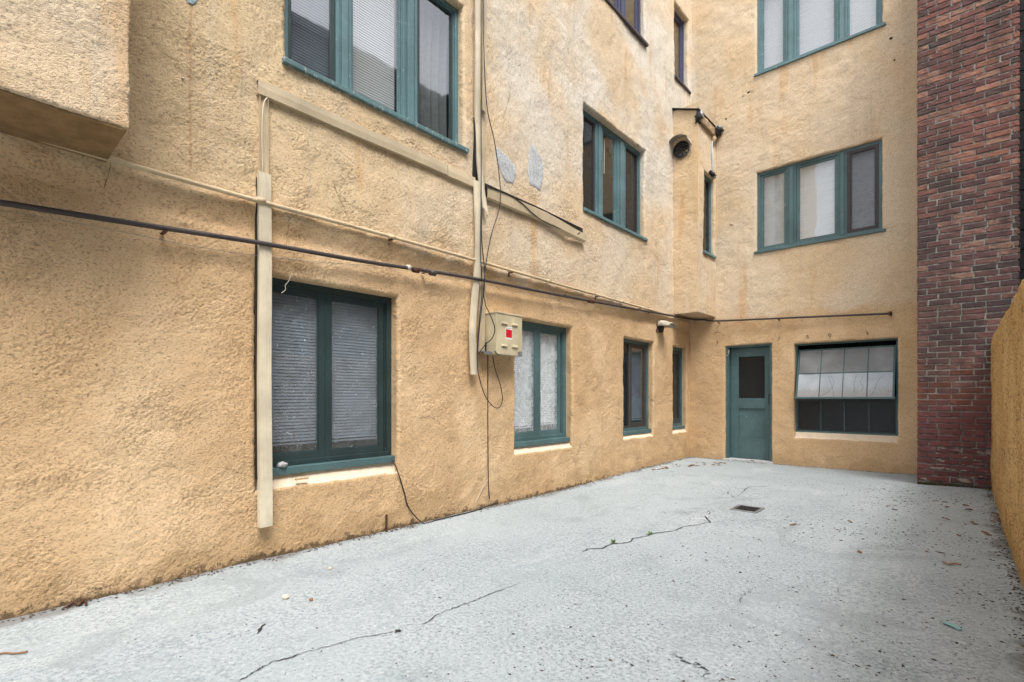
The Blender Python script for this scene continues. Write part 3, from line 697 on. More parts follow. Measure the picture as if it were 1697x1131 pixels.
# ---- garage-style window with tilting sash
a, b, c, e = H_M[:4]; w, h = b - a, e - c; dep = .09
mb = MB(); mb.ring(-.02, w + .02, -.02, h + .02, .045, dep, dep + .06)
gw = toB(mb.out('window', M['teal'], None, bevel=.003, loc=(a, YB, c), label='wide steel window right of the door, upper sash tilted open above four dark panes'))
ZS = .52
mb = MB(); mb.ring(.026, w - .026, .026, ZS, .016, dep + .012, dep + .03); mb.out('sash', M['teal_dk'], gw, bevel=.002, label='fixed lower sash with four dark wired panes')
pw = (w - .052 - .032) / 4
for i in range(4):
    x0 = .042 + i * pw
    MB().box(x0 + .004, x0 + pw - .004, dep + .019, dep + .023, .043, ZS - .017).out('pane', M['wire_glass'], gw)
    if i: MB().box(x0 - .006, x0 + .006, dep + .008, dep + .032, .0425, ZS - .0165).out('glazing_bar', M['teal'], gw, bevel=.002)
MB().quad((-.3, dep + .5, -.3), (w + .3, dep + .5, -.3), (w + .3, dep + .5, h + .3), (-.3, dep + .5, h + .3)).quad((-.3, dep + .06, -.3), (-.3, dep + .5, -.3), (-.3, dep + .5, h + .3), (-.3, dep + .06, h + .3)).quad((w + .3, dep + .06, -.3), (w + .3, dep + .5, -.3), (w + .3, dep + .5, h + .3), (w + .3, dep + .06, h + .3)).out('room_lining', M['room_dark'], gw)
mb = MB(); mb.box(.03, w - .03, dep + .02, dep + .05, ZS + .0005, ZS + .03); mb.box(.03, w - .03, dep + .03, dep + .06, ZS + .06, ZS + .075); mb.out('transom', M['darksill'], gw, bevel=.002)
# tilting sash in its own frame: local y along the sash plane is folded into coordinates by hand
top_z, sl_len, ang = h - .10, .82, math.radians(17)
HY = dep + .06
def tp(x, s, t=0.):   # s down from the hinge, t outward normal offset
    return (x, HY - s * math.sin(ang) - t * math.cos(ang), top_z - s * math.cos(ang) + t * math.sin(ang))
def tbox(mb, x0, x1, s0, s1, t0, t1):
    k = len(mb.v); mb.v += [tp(x0, s0, t0), tp(x1, s0, t0), tp(x1, s0, t1), tp(x0, s0, t1), tp(x0, s1, t0), tp(x1, s1, t0), tp(x1, s1, t1), tp(x0, s1, t1)]
    mb.f += [tuple(k + i for i in q) for q in ((0, 1, 2, 3), (7, 6, 5, 4), (0, 4, 5, 1), (1, 5, 6, 2), (2, 6, 7, 3), (3, 7, 4, 0))]; return mb
X0, X1 = .035, w - .035
mb = MB(); tbox(mb, X0, X0 + .02, 0, sl_len, -.012, .012); tbox(mb, X1 - .02, X1, 0, sl_len, -.012, .012); tbox(mb, X0 + .02, X1 - .02, 0, .02, -.0115, .0115); tbox(mb, X0 - .01, X1 + .01, sl_len, sl_len + .028, -.014, .014)
mb.out('sash', M['teal'], gw, bevel=.002, label='tilting upper sash of eight milky panes swung outward at the bottom')
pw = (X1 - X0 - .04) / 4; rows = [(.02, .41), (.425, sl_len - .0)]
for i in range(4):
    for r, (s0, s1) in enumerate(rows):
        x0 = X0 + .02 + i * pw; tbox(MB(), x0 + .005, x0 + pw - .005, s0 + .001, s1 - .001, -.003, .003).out('pane', M['milky' if r else 'milky_shaded'], gw)
    if i: tbox(MB(), X0 + .02 + i * pw - .007, X0 + .02 + i * pw + .007, .0205, sl_len - .0005, -.0095, .0105).out('glazing_bar', M['teal'], gw, bevel=.002)
tbox(MB(), X0 + .02, X1 - .02, .4105, .4245, -.009, .0112).out('glazing_bar', M['teal'], gw, bevel=.002)
def pane_crack(pts, col=1):
    P = [tp(X0 + .02 + f * pw, s, .0045) for f, s in pts]; MB().tube(spline([Vector(p) for p in P], 4), .0016, 5).out('pane_crack', M['black'], gw)
pane_crack([(1.05, .80), (1.30, .76), (1.55, .66), (1.62, .55), (1.45, .47)]); pane_crack([(1.35, .46), (1.5, .60), (1.62, .74), (1.66, .85)])
pane_crack([(2.55, .47), (2.46, .60), (2.50, .75)]); pane_crack([(2.80, .50), (2.72, .58), (2.84, .66), (2.78, .72)]); pane_crack([(3.10, .82), (3.30, .70), (3.42, .56), (3.62, .48)]); pane_crack([(.1, .42), (.5, .44), (.95, .41)])

# ---- door
a, b, c, e = H_K[:4]; w = b - a; D = .05
H0 = 2.055; T = .045
fr = MB(); fr.box(-.02, .045, D, D + .17, .0, H0 + .02); fr.box(w - .045, w + .02, D, D + .17, .0, H0 + .02); fr.box(.045, w - .045, D + .0005, D + .17, H0 - .035, H0 + .02)
fr.box(-.004, .028, D - .02, D - .0005, 0, H0); fr.box(w - .028, w + .004, D - .02, D - .0005, 0, H0); fr.box(.028, w - .028, D - .0195, D - .0005, H0 - .022, H0)
door = toB(fr.out('door', M['teal'], None, bevel=.003, loc=(a, YB, 0), label='teal wooden door with a wired glass pane above one recessed panel'))
x0, x1, y0, y1 = .047, w - .047, D + .115, D + .155; zb = .03; zt = H0 - .037
lf = MB(); lf.box(x0, x0 + .135, y0, y1, zb, zt); lf.box(x1 - .105, x1, y0, y1, zb, zt)
for z0, z1 in ((zb, .40), (.93, 1.115), (zt - .16, zt)): lf.box(x0 + .135, x1 - .105, y0 + .0006, y1, z0, z1)
lf.out('door_leaf', M['teal'], door, bevel=.004)
MB().box(x0 + .135, x1 - .105, y0 + .028, y1 - .002, .4005, .9295).out('door_panel', M['teal'], door)
pp = MB(); pp.box(x0 + .135, x1 - .105, y0 + .022, y0 + .028, 1.1155, zt - .1605); pp.out('pane', M['wire_glass'], door)
MB().box(x0 + .05, x1 - .03, y0 + .07, y0 + .09, .5, zt + .1).out('room_lining', M['room_dark'], door)
hd = MB(); hd.box(x1 - .035, x1 - .012, y0 - .006, y0 - .0004, 1.0, 1.20); hd.box(x1 - .030, x1 - .017, y0 - .04, y0 - .007, 1.03, 1.045); hd.box(x1 - .030, x1 - .017, y0 - .04, y0 - .007, 1.155, 1.17); hd.box(x1 - .030, x1 - .017, y0 - .052, y0 - .040, 1.03, 1.17)
hd.out('handle', M['black'], door, bevel=.002)
th = MB(); th.box(-.03, w + .03, -.05, D + .20, -.05, .028); th.out('threshold', M['cement'], door, bevel=.008)

# ---- chipped patches: bare cement showing through the paint, edged by the broken coat
def patch(pts, mat, name='bare_patch', lift=.004):
    pts = [L(*p) for p in pts]; P = []
    for i in range(len(pts)):
        a_, b_ = pts[i], pts[(i + 1) % len(pts)]
        for k in range(4):
            f = k / 4; P.append((a_[0] + (b_[0] - a_[0]) * f + rnd.uniform(-.006, .006), a_[1] + (b_[1] - a_[1]) * f + rnd.uniform(-.006, .006)))
    cu = sum(p[0] for p in P) / len(P); cz = sum(p[1] for p in P) / len(P); n = len(P); V, F = [], []
    R = [1., .97, .8, .6, .4, .2]
    for k, r in enumerate(R):
        for p in P:
            u, z = cu + (p[0] - cu) * r, cz + (p[1] - cz) * r; V.append((XL + float(wall_disp(u, z, 1.3, True, False)) + .002 + (lift * .2 if k == 0 else lift + .001 * noise.noise((u * 40, z * 40, 1))), u, z))
    for k in range(len(R) - 1):
        for i in range(n): F.append((k * n + i, k * n + (i + 1) % n, (k + 1) * n + (i + 1) % n, (k + 1) * n + i))
    F.append(tuple((len(R) - 1) * n + i for i in range(n)))
    return toB(mesh_obj(name, V, F, mat, None, smooth=True))
patch([(816, 246), (824, 250), (838, 262), (850, 278), (851, 290), (847, 306), (834, 303), (826, 288), (818, 266)], M['cement'])
patch([(875, 240), (885, 248), (893, 262), (897, 280), (896, 300), (892, 318), (884, 312), (874, 308), (871, 290), (872, 270)], M['cement'])
patch([(300, -6), (330, -6), (323, 6), (316, 13), (307, 9)], M['cement_b'])

# ------------------------------------------------------------------ boundary wall and chimney
bw = noisy_box('boundary_wall', (.268, .50, .3, YC - .003, -.2, 1.84), M['stucco_b'], None, .013, .035, .008, 9, ('y0', 'z0'), 1.9)
tag(bw, 'low ochre roughcast boundary wall running along the right side of the courtyard', 'wall')
CX0, CX1 = -.425, .508; CH = .0745; NC = 104
chim = empty('brick_chimney', (CX0, YC, 0), 'tall dark red brick chimney stack at the right end of the end wall', 'chimney')
def toC(o): o.parent = chim; o.location = Vector(o.location) - Vector(chim.location); return o
core = MB(); core.box(CX0 + .012, CX1 - .012, YC + .012, 9.6, -.1, NC * CH - .02); toC(core.out('mortar', M['mortar']))
def brick_mesh(L_, seed, hgt=.0595, dpt=.10):
    r = random.Random(seed); e_ = .005; V = []; F = []
    j = lambda k=.0032: r.uniform(-k, k)
    n = 4
    ring_f = []; 
    # front face ring (inset) and body ring, walked round the outline with a few points per long side
    out = [(L_ * i / n, 0) for i in range(n)] + [(L_, 0), (L_, hgt)] + [(L_ * (n - i) / n, hgt) for i in range(1, n + 1)]
    out = [(x, z) for x, z in out]
    m_ = len(out)
    for k, (ins, y) in enumerate(((0, dpt), (0, e_), (e_, 0))):
        for (x, z) in out:
            xx = min(max(x, ins), L_ - ins); zz = min(max(z, ins), hgt - ins)
            V.append((xx + j(), y + (j(.0035) if k == 2 else 0), zz + j(.0028)))
    for k in (0, 1):
        for i in range(m_): F.append((k * m_ + i, k * m_ + (i + 1) % m_, (k + 1) * m_ + (i + 1) % m_, (k + 1) * m_ + i))
    F.append(tuple(2 * m_ + i for i in range(m_)))
    return V, F
BL = .2225; front = []
for k in range(NC):
    x = CX0 - (BL * .5 if k % 2 else 0) + rnd.uniform(-.012, .012) - (.0 if k % 2 else .02)
    first = True
    while x < CX1 - .01:
        l = BL - .013 + rnd.uniform(-.004, .004); xa, xb = max(x, CX0), min(x + l, CX1)
        if rnd.random() < .04: xb = min(x + l * .48, CX1); x -= BL * .52
        if xb - xa > .03: front.append((xa, xb - xa, k * CH + rnd.uniform(-.0018, .0018)))
        x += BL
cache = {}
def front_mesh(l):
    key = (round(l, 2), rnd.randint(0, 2))
    if key not in cache:
        V, F = brick_mesh(key[0] - .001, hash(key) % 999); me = bpy.data.meshes.new('brick'); me.from_pydata(V, [], F); me.materials.append(M['brick']); cache[key] = me
    return cache[key]
stuffV, stuffF = [], []
def add_stuff(V, F, f):
    k = len(stuffV); stuffV.extend(f(v) for v in V); stuffF.extend(tuple(k + i for i in q) for q in F)
cnt = 0
for (x, l, z) in front:
    hidden = x > .27 and z < 1.7
    if cnt < 298 and not hidden and z < 6.1:
        o = bpy.data.objects.new('brick', front_mesh(l)); link(o, chim)
        o.location = (x - CX0, rnd.uniform(-.003, .003), z); cnt += 1
        if rnd.random() < .5: o.location[1] += rnd.uniform(-.001, .004)
        o.rotation_euler = (rnd.uniform(-.02, .02), rnd.uniform(-.008, .008), rnd.uniform(-.012, .012))
    else:
        V, F = brick_mesh(l, rnd.randint(0, 99)); dy = rnd.uniform(-.003, .003)
        add_stuff(V, F, lambda v: (v[0] + x - CX0, v[1] + dy, v[2] + z))
for k in range(NC):      # the two flanks
    for side in (0, 1):
        y = .105 + (BL * .5 if k % 2 else 0)
        while y < 1.2:
            V, F = brick_mesh(BL - .010, rnd.randint(0, 99))
            if side == 0: add_stuff(V, F, lambda v: (v[1], y + BL - .01 - v[0], v[2] + k * CH))
            else: add_stuff(V, F, lambda v: (CX1 - CX0 - v[1], y + v[0], v[2] + k * CH))
            y += BL
mesh_obj('brickwork', stuffV, stuffF, M['brick'], chim, kind='stuff')

# moss and crumbs at the chimney foot
V, F = [], []
for i in range(700):
    x = rnd.uniform(CX0, .26); y = YC - abs(rnd.gauss(0, .018)) ; z = gz(x, y) + max(0, rnd.gauss(.008, .012)); r = rnd.uniform(.003, .010)
    if noise.noise((x * 6, 0, 1)) + rnd.uniform(-.3, .3) < -.15: continue
    k = len(V)
    for q in range(4): V.append((x + rnd.uniform(-r, r), y + rnd.uniform(-r, r), z + rnd.uniform(-r, r) * .8))
    F += [(k, k + 1, k + 2), (k, k + 2, k + 3), (k, k + 1, k + 3)]
mo = mesh_obj('moss', V, F, M['moss']); mo['kind'] = 'stuff'; tag(mo, 'dark green moss growing along the foot of the brick chimney', 'moss')

# neighbouring buildings: one dark flank beyond the chimney, one opposite that the window panes mirror
m = N('dark_boarding', Roughness=.8); xk = m.noise(30, 6, m.map((1, 1, .4)), .7)
m.col(m.mix(m.rng(xk, .64, .70), (.006, .006, .007), (.16, .19, .22))); m.bump(xk, .01); dkm = m.m
nb = empty('neighbouring_house', (.53, 9.0, 0), 'black boarded house flank seen as a thin strip right of the chimney', 'house')
w_ = MB(); w_.box(0, 4.6, .0, .3, -.1, 8.2); w_.out('wall', dkm, nb)
for i in range(32): MB().box(.004, 4.6, -.018, -.0005, i * .25, i * .25 + .235).out('board', dkm, nb)
ob = empty('opposite_building', (5.6, -7, 0), 'plain grey building across the yard, mirrored in the window panes', 'building')
om = plain('grey_render', (.17, .175, .18), .9, 0, .2, 1.2)
w_ = MB(); w_.box(0, 4, 0, 19, -.1, 11.2); w_.box(-.15, 4.1, -.1, 19.1, 11.2, 11.5); w_.out('wall', om, ob)
for fl in range(3):
    for i in range(7):
        y = 1.1 + i * 2.6; z = 1.0 + fl * 2.9
        wi = MB().ring(0, .06, 0, 0, 0, 0, 0) if False else MB().box(-.04, .02, y - .08, y + 1.28, z - .08, z - .0).box(-.04, .02, y - .08, y + 1.28, z + 1.5, z + 1.58).box(-.04, .02, y - .08, y, z, z + 1.5).box(-.04, .02, y + 1.2, y + 1.28, z, z + 1.5).out('window', M['white'], ob)
        MB().box(-.01, -.002, y, y + 1.2, z, z + 1.5).out('pane', plain('far_glass', (.03, .04, .05), .1) if (fl, i) == (0, 0) else bpy.data.materials['far_glass'], wi)

# ------------------------------------------------------------------ pipes on the facade
def tubeobj(name, pts, r, mat, label, cat, n=10, sp=6, parent=None):
    P = spline(pts, sp) if sp else [Vector(p) for p in pts]
    o = MB().tube(P, r, n).out(name, mat, parent, smooth=True)
    if label: tag(o, label, cat)
    return o
pc = [LP(x, y, .062) for x, y in ((-60, 205), (0, 219), (180, 264), (425, 336), (600, 383), (785, 433), (950, 477), (1108, 521))]
for i, p in enumerate(pc): p.z = 2.563 + .006 * math.sin(i * 1.7)
cp = tubeobj('pipe', pc, .016, M['pipe_c'], 'cream painted pipe, upper of the two running along the facade', 'pipe')
for u in (1.50, 2.62, 4.9, 6.7): MB().tube([(XL + .062, u - .03, 2.565), (XL + .062, u + .03, 2.565)], .021, 10).out('coupling', M['pipe_c'], cp, smooth=True)
for u in (2.6, 4.2, 6.0, 7.6): MB().box(XL + .01, XL + .085, u, u + .022, 2.535, 2.545).box(XL + .01, XL + .03, u, u + .022, 2.50, 2.60).out('bracket', M['rust'], cp, bevel=.002)
pd = [LP(x, y, .075) for x, y in ((-70, 326), (0, 336), (210, 369), (425, 402), (600, 433), (780, 461), (950, 494), (1110, 523))]
y1_ = B(1190, 532, YB - .07); y2_ = B(1475, 520, YB - .07)
pd += [Vector((XL + .08, 9.15, 2.585)), Vector((XL + .14, YB - .09, 2.58)), Vector((XL + .30, YB - .07, 2.565)), Vector((y1_[0], YB - .07, y1_[1])), Vector((-2.0, YB - .07, 2.445)), Vector((y2_[0], YB - .07, y2_[1]))]
dp = tubeobj('pipe', pd, .0165, M['pipe_d'], 'dark rusty pipe sagging along the facade and round onto the end wall', 'pipe')
for (px, py) in ((684, 447), (712, 452), (975, 499)):
    p = LP(px, py, .075); q = LP(px + 9, py + 1.6, .075); MB().tube([p, q], .026, 10).out('coupling', M['rust'] if px != 712 else M['pipe_d'], dp, smooth=True)
p = LP(674, 443, .075); MB().tube([p, LP(679, 444, .075)], .023, 10).out('tape_band', M['palew'], dp, smooth=True)
MB().tube([(y2_[0] - .02, YB - .07, y2_[1]), (y2_[0] + .02, YB - .07, y2_[1])], .032, 12).tube([(y2_[0], YB - .07, y2_[1]), (y2_[0], YB + .01, y2_[1])], .018, 8).out('end_cap', M['rust'], dp, smooth=True)
for (x, z) in ((-3.3, 2.51), (-2.3, 2.462)): MB().box(x, x + .02, YB - .095, YB + .01, z - .03, z - .02).out('bracket', M['rust'], dp)
for u, z in ((.9, 2.205), (3.0, 2.335), (5.2, 2.45), (7.2, 2.535)): MB().box(XL + .0, XL + .098, u, u + .02, z - .015, z - .006).out('bracket', M['rust'], dp)
tubeobj('wire', [LP(x, y, .05) for x, y in ((-60, 342), (60, 358), (200, 384), (330, 410), (450, 427), (560, 437), (678, 444))], .0016, M['greyw'], 'thin slack wire hanging under the dark pipe at the left', 'wire', 5)
tubeobj('wire', [LP(x, y, .06) for x, y in ((450, 424), (540, 437), (620, 444), (700, 452), (780, 466))], .0016, M['palew'], 'thin pale wire strung below the dark pipe over the nearest window', 'wire', 5)
tubeobj('string', [LP(x, y, .03) for x, y in ((481, 458), (478, 466), (472, 474), (473, 480), (466, 486))], .0022, M['palew'], 'frayed pale string dangling from the head of the nearest window', 'string', 5)

# ------------------------------------------------------------------ cable ducts (pressed metal channels)
def channel(name, mat, parent, u0, u1, z0, z1, x0, x1, axis='z', n=14, wob=.003, lean=0.):
    """U-shaped cover: face plus two returned flanges, slightly wavy along its length"""
    V, F = [], []
    for i in range(n + 1):
        f = i / n; w1 = wob * math.sin(f * 9 + u0 * 5); w2 = wob * math.sin(f * 5.3 + 1)
        if axis == 'z':
            z = z0 + (z1 - z0) * f; l = lean * (1 - f); prof = [(x0, u0), (x1, u0), (x1 + .003, (u0 + u1) / 2), (x1, u1), (x0, u1), (x0, u1 - .002), (x1 - .002, u1 - .002), (x1 - .002, u0 + .002), (x0, u0 + .002)]
            V += [(x + w2 + l, u + w1, z) for x, u in prof]
        else:
            u = u0 + (u1 - u0) * f; prof = [(x0, z0), (x1, z0), (x1 + .003, (z0 + z1) / 2), (x1, z1), (x0, z1), (x0, z1 - .002), (x1 - .002, z1 - .002), (x1 - .002, z0 + .002), (x0, z0 + .002)]
            V += [(x + w2 * .5, u, z + w1) for x, z in prof]
    m_ = 9
    for i in range(n):
        for j in range(m_): F.append((i * m_ + j, i * m_ + (j + 1) % m_, (i + 1) * m_ + (j + 1) % m_, (i + 1) * m_ + j))
    F.append(tuple(range(m_))); F.append(tuple(n * m_ + j for j in reversed(range(m_))))
    return mesh_obj(name, V, F, mat, parent)
d1 = empty('cable_duct', (XL, 1.49, .2), 'long cream vertical cable duct hanging down past the nearest window, its top part uncovered', 'duct')
def under(o, root): o.parent = root; o.location = Vector(o.location) - Vector(root.location); return o
under(channel('cover', M['duct_l'], None, 1.487, 1.575, .20, 2.775, XL + .012, XL + .062, lean=.012), d1)
mb = MB(); mb.box(XL + .036, XL + .040, 1.500, 1.556, 2.74, 3.34); mb.box(XL + .01, XL + .055, 1.497, 1.500, 2.74, 3.34); mb.box(XL + .01, XL + .055, 1.556, 1.559, 2.74, 3.34); under(mb.out('back_channel', M['duct']), d1)
mb = MB(); mb.box(XL + .004, XL + .03, 1.480, 1.492, .55, 2.74); under(mb.out('back_strip', M['black']), d1)
under(MB().tube(spline([(XL + .06, 1.545, 3.33), (XL + .066, 1.520, 3.28), (XL + .07, 1.508, 3.18), (XL + .066, 1.506, 3.0), (XL + .06, 1.512, 2.85), (XL + .05, 1.516, 2.76)], 6), .0045, 7).out('wire', M['duct_l'], smooth=True), d1)
d2 = empty('cable_duct', (XL, 1.48, 3.33), 'cream horizontal cable duct running below the sill of the large upper window', 'duct')
under(channel('cover', M['duct'], None, 1.482, 3.27, 3.335, 3.435, XL + .012, XL + .062, 'u', 20, .002), d2)
under(channel('cover', M['duct'], None, 3.276, 3.655, 3.330, 3.430, XL + .012, XL + .060, 'u', 5, .001), d2)
def strip(pts, w, th, mat, name, off, taper=None, cut=0.):
    """folded strip following facade pixels; one closed thin channel with a returned edge each side"""
    P = spline([Vector((0, *L(x, y, XL + off))) for x, y in pts], 6); V, F = [], []; n = len(P)
    for i, p in enumerate(P):
        f = i / (n - 1); bow = .012 * math.sin(f * math.pi * 2.3) + off
        zz = p.z
        prof = [(bow - .02, -w / 2), (bow, -w / 2), (bow + .003, 0), (bow, w / 2), (bow - .02, w / 2), (bow - .02, w / 2 - th), (bow - th, w / 2 - th), (bow - th, -w / 2 + th), (bow - .02, -w / 2 + th)]
        V += [(XL + a_, p.y + b_, zz + (cut * b_ if i == n - 1 else 0)) for a_, b_ in prof]
    for i in range(n - 1):
        for j in range(9): F.append((i * 9 + j, i * 9 + (j + 1) % 9, (i + 1) * 9 + (j + 1) % 9, (i + 1) * 9 + j))
    F.append(tuple(range(9))); F.append(tuple((n - 1) * 9 + j for j in reversed(range(9))))
    return mesh_obj(name, V, F, mat)
d3 = empty('cable_duct', (XL, 3.7, 1.4), 'broken wavy cream vertical cable duct with loose covers left of the electrical box', 'duct')
for o in (strip([(800, -420), (800, -100), (800, 150), (800, 300), (801, 440), (799, 530), (797, 583)], .085, .002, M['duct'], 'back_channel', .035),
          strip([(789, 196), (789, 240), (789, 300), (789, 306)], .060, .002, M['black'], 'rubber_lining', .058),
          strip([(791, -420), (791, -100), (791, 100), (792, 180), (794, 240), (798, 300), (804, 352)], .060, .002, M['duct_l'], 'cover', .088, cut=-1.2),
          strip([(802, -420), (803, -100), (802, 80), (801.5, 186)], .045, .002, M['duct'], 'cover', .070, cut=-.6),
          strip([(790, 300), (791, 350), (792.5, 410), (791, 460), (787, 510), (784, 560), (785, 621)], .080, .002, M['duct_l'], 'cover', .075)): under(o, d3)
d4 = empty('cable_duct', (XL, 3.8, 3.3), 'sagging half-open horizontal duct under the bare plaster patches, black inside', 'duct')
V1, F1, V2, F2, V3, F3 = [], [], [], [], [], []
n = 16
for i in range(n + 1):
    f = i / n; u = 3.82 + 1.86 * f; dr = .05 * ss(.45, 1, f); out_ = .075 + .03 * ss(.3, 1, f)
    V1 += [(XL + .030, u, 3.27), (XL + .030, u, 3.43 - dr * .4), (XL + .040, u, 3.43 - dr * .4), (XL + .040, u, 3.27)]
    V2 += [(XL + .041, u, 3.262 - dr), (XL + out_, u, 3.275 - dr), (XL + out_ + .005, u, 3.385 - dr * 1.15 - .02 * ss(.5, 1, f)), (XL + out_, u, 3.387 - dr * 1.15 - .02 * ss(.5, 1, f)), (XL + out_ - .004, u, 3.279 - dr), (XL + .041, u, 3.266 - dr)]
for i in range(n):
    for j in range(4): F1.append((i * 4 + j, i * 4 + (j + 1) % 4, i * 4 + 4 + (j + 1) % 4, i * 4 + 4 + j))
    for j in range(6): F2.append((i * 6 + j, i * 6 + (j + 1) % 6, i * 6 + 6 + (j + 1) % 6, i * 6 + 6 + j))
for Fx, k in ((F1, 4), (F2, 6)): Fx.append(tuple(range(k))); Fx.append(tuple(n * k + j for j in reversed(range(k))))
under(mesh_obj('rubber_lining', V1, F1, M['black']), d4); under(mesh_obj('cover', V2, F2, M['duct']), d4)
pts = [LP(x, y, .085) for x, y in ((806, 309), (840, 322), (862, 335), (885, 356), (905, 370), (930, 380), (950, 388)) ] + [LP(959, 387, .11), LP(963, 379, .09)]
tubeobj('cable', pts, .005, M['black'], 'black cable sagging out of the half-open horizontal duct', 'cable', 7)
# cables beside the vertical duct
tubeobj('cable', [LP(x, y, .115) for x, y in ((801, -300), (801, 0), (802, 100), (807, 180), (818, 230), (825, 275), (829, 320), (826, 350), (815, 385), (806, 430), (801, 480), (804, 505))] + [LP(x, y, o_) for x, y, o_ in ((808, 514, .17), (815, 530, .205), (819.5, 546, .21), (815, 561, .19), (804, 571, .14), (793, 586, .115))], .0052, M['black'], 'long black cable that swings out over the bare patch and loops beside the electrical box', 'cable', 7)
tubeobj('cable', [LP(x, y, .11) for x, y in ((797, 330), (798, 400), (803, 455), (799, 500), (794, 545), (790.5, 590), (793, 622), (803, 655), (816, 673), (826, 676), (832, 664), (829, 640), (820, 612), (816, 590))], .0052, M['black'], 'black cable hanging in a long loop below the electrical box', 'cable', 7)
tubeobj('cable', [LP(x, y, .108) for x, y in ((799, -300), (798.5, 0), (798, 150), (797, 190), (797, 300), (796, 420), (798.5, 480), (794, 530), (790, 585))], .0045, M['black'], 'straight black cable running down the gap of the broken vertical duct', 'cable', 7)
tubeobj('conduit', [LP(x, y, .014) for x, y in ((808, 588), (808, 700), (809, 800), (811, 828))], .005, M['rust'], 'thin rusty vertical conduit from the electrical box down to the ground', 'conduit', 6, 3)
gp = [Vector((XL - .03, 2.69, .565)), LP(656, 775, .015), LP(663, 795, .012), LP(670, 818, .012), LP(677, 842, .012)] + [Vector((XL + .05, u, gz(XL + .05, u) + .008)) for u in (2.98, 3.15, 3.4, 3.62)] + [Vector((XL + .035, 3.85, gz(XL, 3.85) + .02)), Vector((XL + .02, 4.05, gz(XL, 4.05) + .03))]
tubeobj('cable', gp, .0055, M['black'], 'black cable trailing from the nearest window sill to the ground along the wall foot', 'cable', 7)
tubeobj('cord', [LP(x, y, .01) for x, y in ((808, 795), (800, 808), (793, 822), (786, 834))], .003, M['palew'], 'short pale cord at the wall foot by the rusty conduit', 'cord', 5)
# hooks and wire ends stuck in the end wall round the door
def BP(x, y, off=.02): u, z = B(x, y, YB - off); return Vector((u, YB - off, z))
hk = 'wire hooks left in the end wall'
for pts, lb in ((((1185, 552), (1190, 551), (1195, 553), (1199, 557)), 'dark bent wire sticking out of the wall left of the door'),
                (((1187, 568), (1189, 565), (1188, 571)), 'tiny wire stub low beside the door head'),
                (((1203, 590), (1207, 587), (1208, 581), (1206, 585)), 'pale curled wire on the door jamb'),
                (((1238, 566), (1240, 563), (1243, 565), (1240, 568)), 'small wire loop right above the door'),
                (((1288, 565), (1291, 560), (1290, 556)), 'short wire hook above the right door jamb'),
                (((1336, 560), (1338, 556), (1339, 561)), 'left wire hook above the wide steel window'),
                (((1372, 557), (1374, 553), (1376, 557), (1374, 560)), 'middle wire hook above the wide steel window'),
                (((1436, 549), (1437, 554), (1440, 553)), 'right wire hook above the wide steel window')):
    tubeobj('wire_hook', [BP(x, y) for x, y in pts], .004, M['rust'] if 'pale' not in lb and 'loop' not in lb else M['palew'], lb, 'wire hook', 5)['group'] = hk

# ------------------------------------------------------------------ electrical box
U0, U1, ZB0, ZB1, XF = 3.855, 4.262, 1.60, 2.045, XL + .18
eb = empty('electrical_box', (XL, U0, ZB0), 'beige metal electrical box with a red and white sticker mounted on the facade', 'electrical box')
mb = MB(); mb.box(XL, XF - .022, U0, U1, ZB0, ZB1 - .012); under(mb.out('box_body', M['boxp'], bevel=.004), eb)
mb = MB(); mb.box(XF - .0215, XF, U0 - .003, U1 + .003, ZB0 - .004, ZB1 - .0125); under(mb.out('box_cover', M['boxp'], bevel=.004), eb)
mb = MB(); mb.box(XL + .005, XF + .006, U0 - .006, U1 + .006, ZB1 - .0118, ZB1 + .004); under(mb.out('box_lid', M['boxp'], bevel=.003), eb)
for (u, z) in ((U0 + .065, 1.925), (U0 + .235, 1.925), (U0 + .065, 1.685), (U0 + .235, 1.685)):
    V = [(XF + .0005, u, z), (XF + .0005, u + .095, z), (XF + .0005, u + .095, z + .026), (XF + .0005, u, z + .026), (XF + .016, u + .006, z + .002), (XF + .016, u + .089, z + .002), (XF + .010, u + .089, z + .022), (XF + .010, u + .006, z + .022)]
    under(mesh_obj('louvre', V, [(4, 5, 6, 7), (0, 1, 5, 4), (1, 2, 6, 5), (2, 3, 7, 6), (3, 0, 4, 7)], M['boxp']), eb)
su, sz = U0 + .135, 1.765
st = under(MB().box(XF + .0004, XF + .0018, su, su + .105, sz, sz + .135).out('sticker', M['white']), eb)
under(MB().box(XF + .0019, XF + .0026, su + .004, su + .101, sz + .020, sz + .108).out('red_field', M['red']), eb)
lt = MB(); rr = random.Random(3); x = su + .012
while x < su + .088:
    wd_ = rr.uniform(.004, .008); lt.box(XF + .0019, XF + .0026, x, x + wd_, sz + .115, sz + .115 + rr.uniform(.006, .011)); x += wd_ + .003
under(lt.out('print_line', M['ink']), eb)
mb = MB(); mb.box(XL + .02, XL + .12, U0 - .14, U0 - .005, ZB0 + .015, ZB0 + .024); mb.box(XL + .118, XL + .121, U0 - .13, U0 - .005, ZB0 - .01, ZB0 + .024); under(mb.out('side_tray', M['zinc'], bevel=.002), eb)
under(MB().box(XL + .0, XL + .03, U0 - .11, U0 - .001, ZB0 + .025, ZB0 + .13).out('cable_entry', M['black'], bevel=.004), eb)
under(MB().box(XF - .02, XF + .004, U1 - .07, U1 + .004, ZB0 - .0055, ZB0 + .045).out('corner_stain_plate', M['zinc'], bevel=.002), eb)
under(MB().tube(spline([(XF - .03, U0 - .004, ZB0 + .03), (XF - .005, U0 - .012, ZB0 + .01), (XF + .006, U0 + .01, ZB0 - .01), (XF, U0 + .03, ZB0 - .015)], 4), .005, 6).out('wire_end', M['black']), eb)

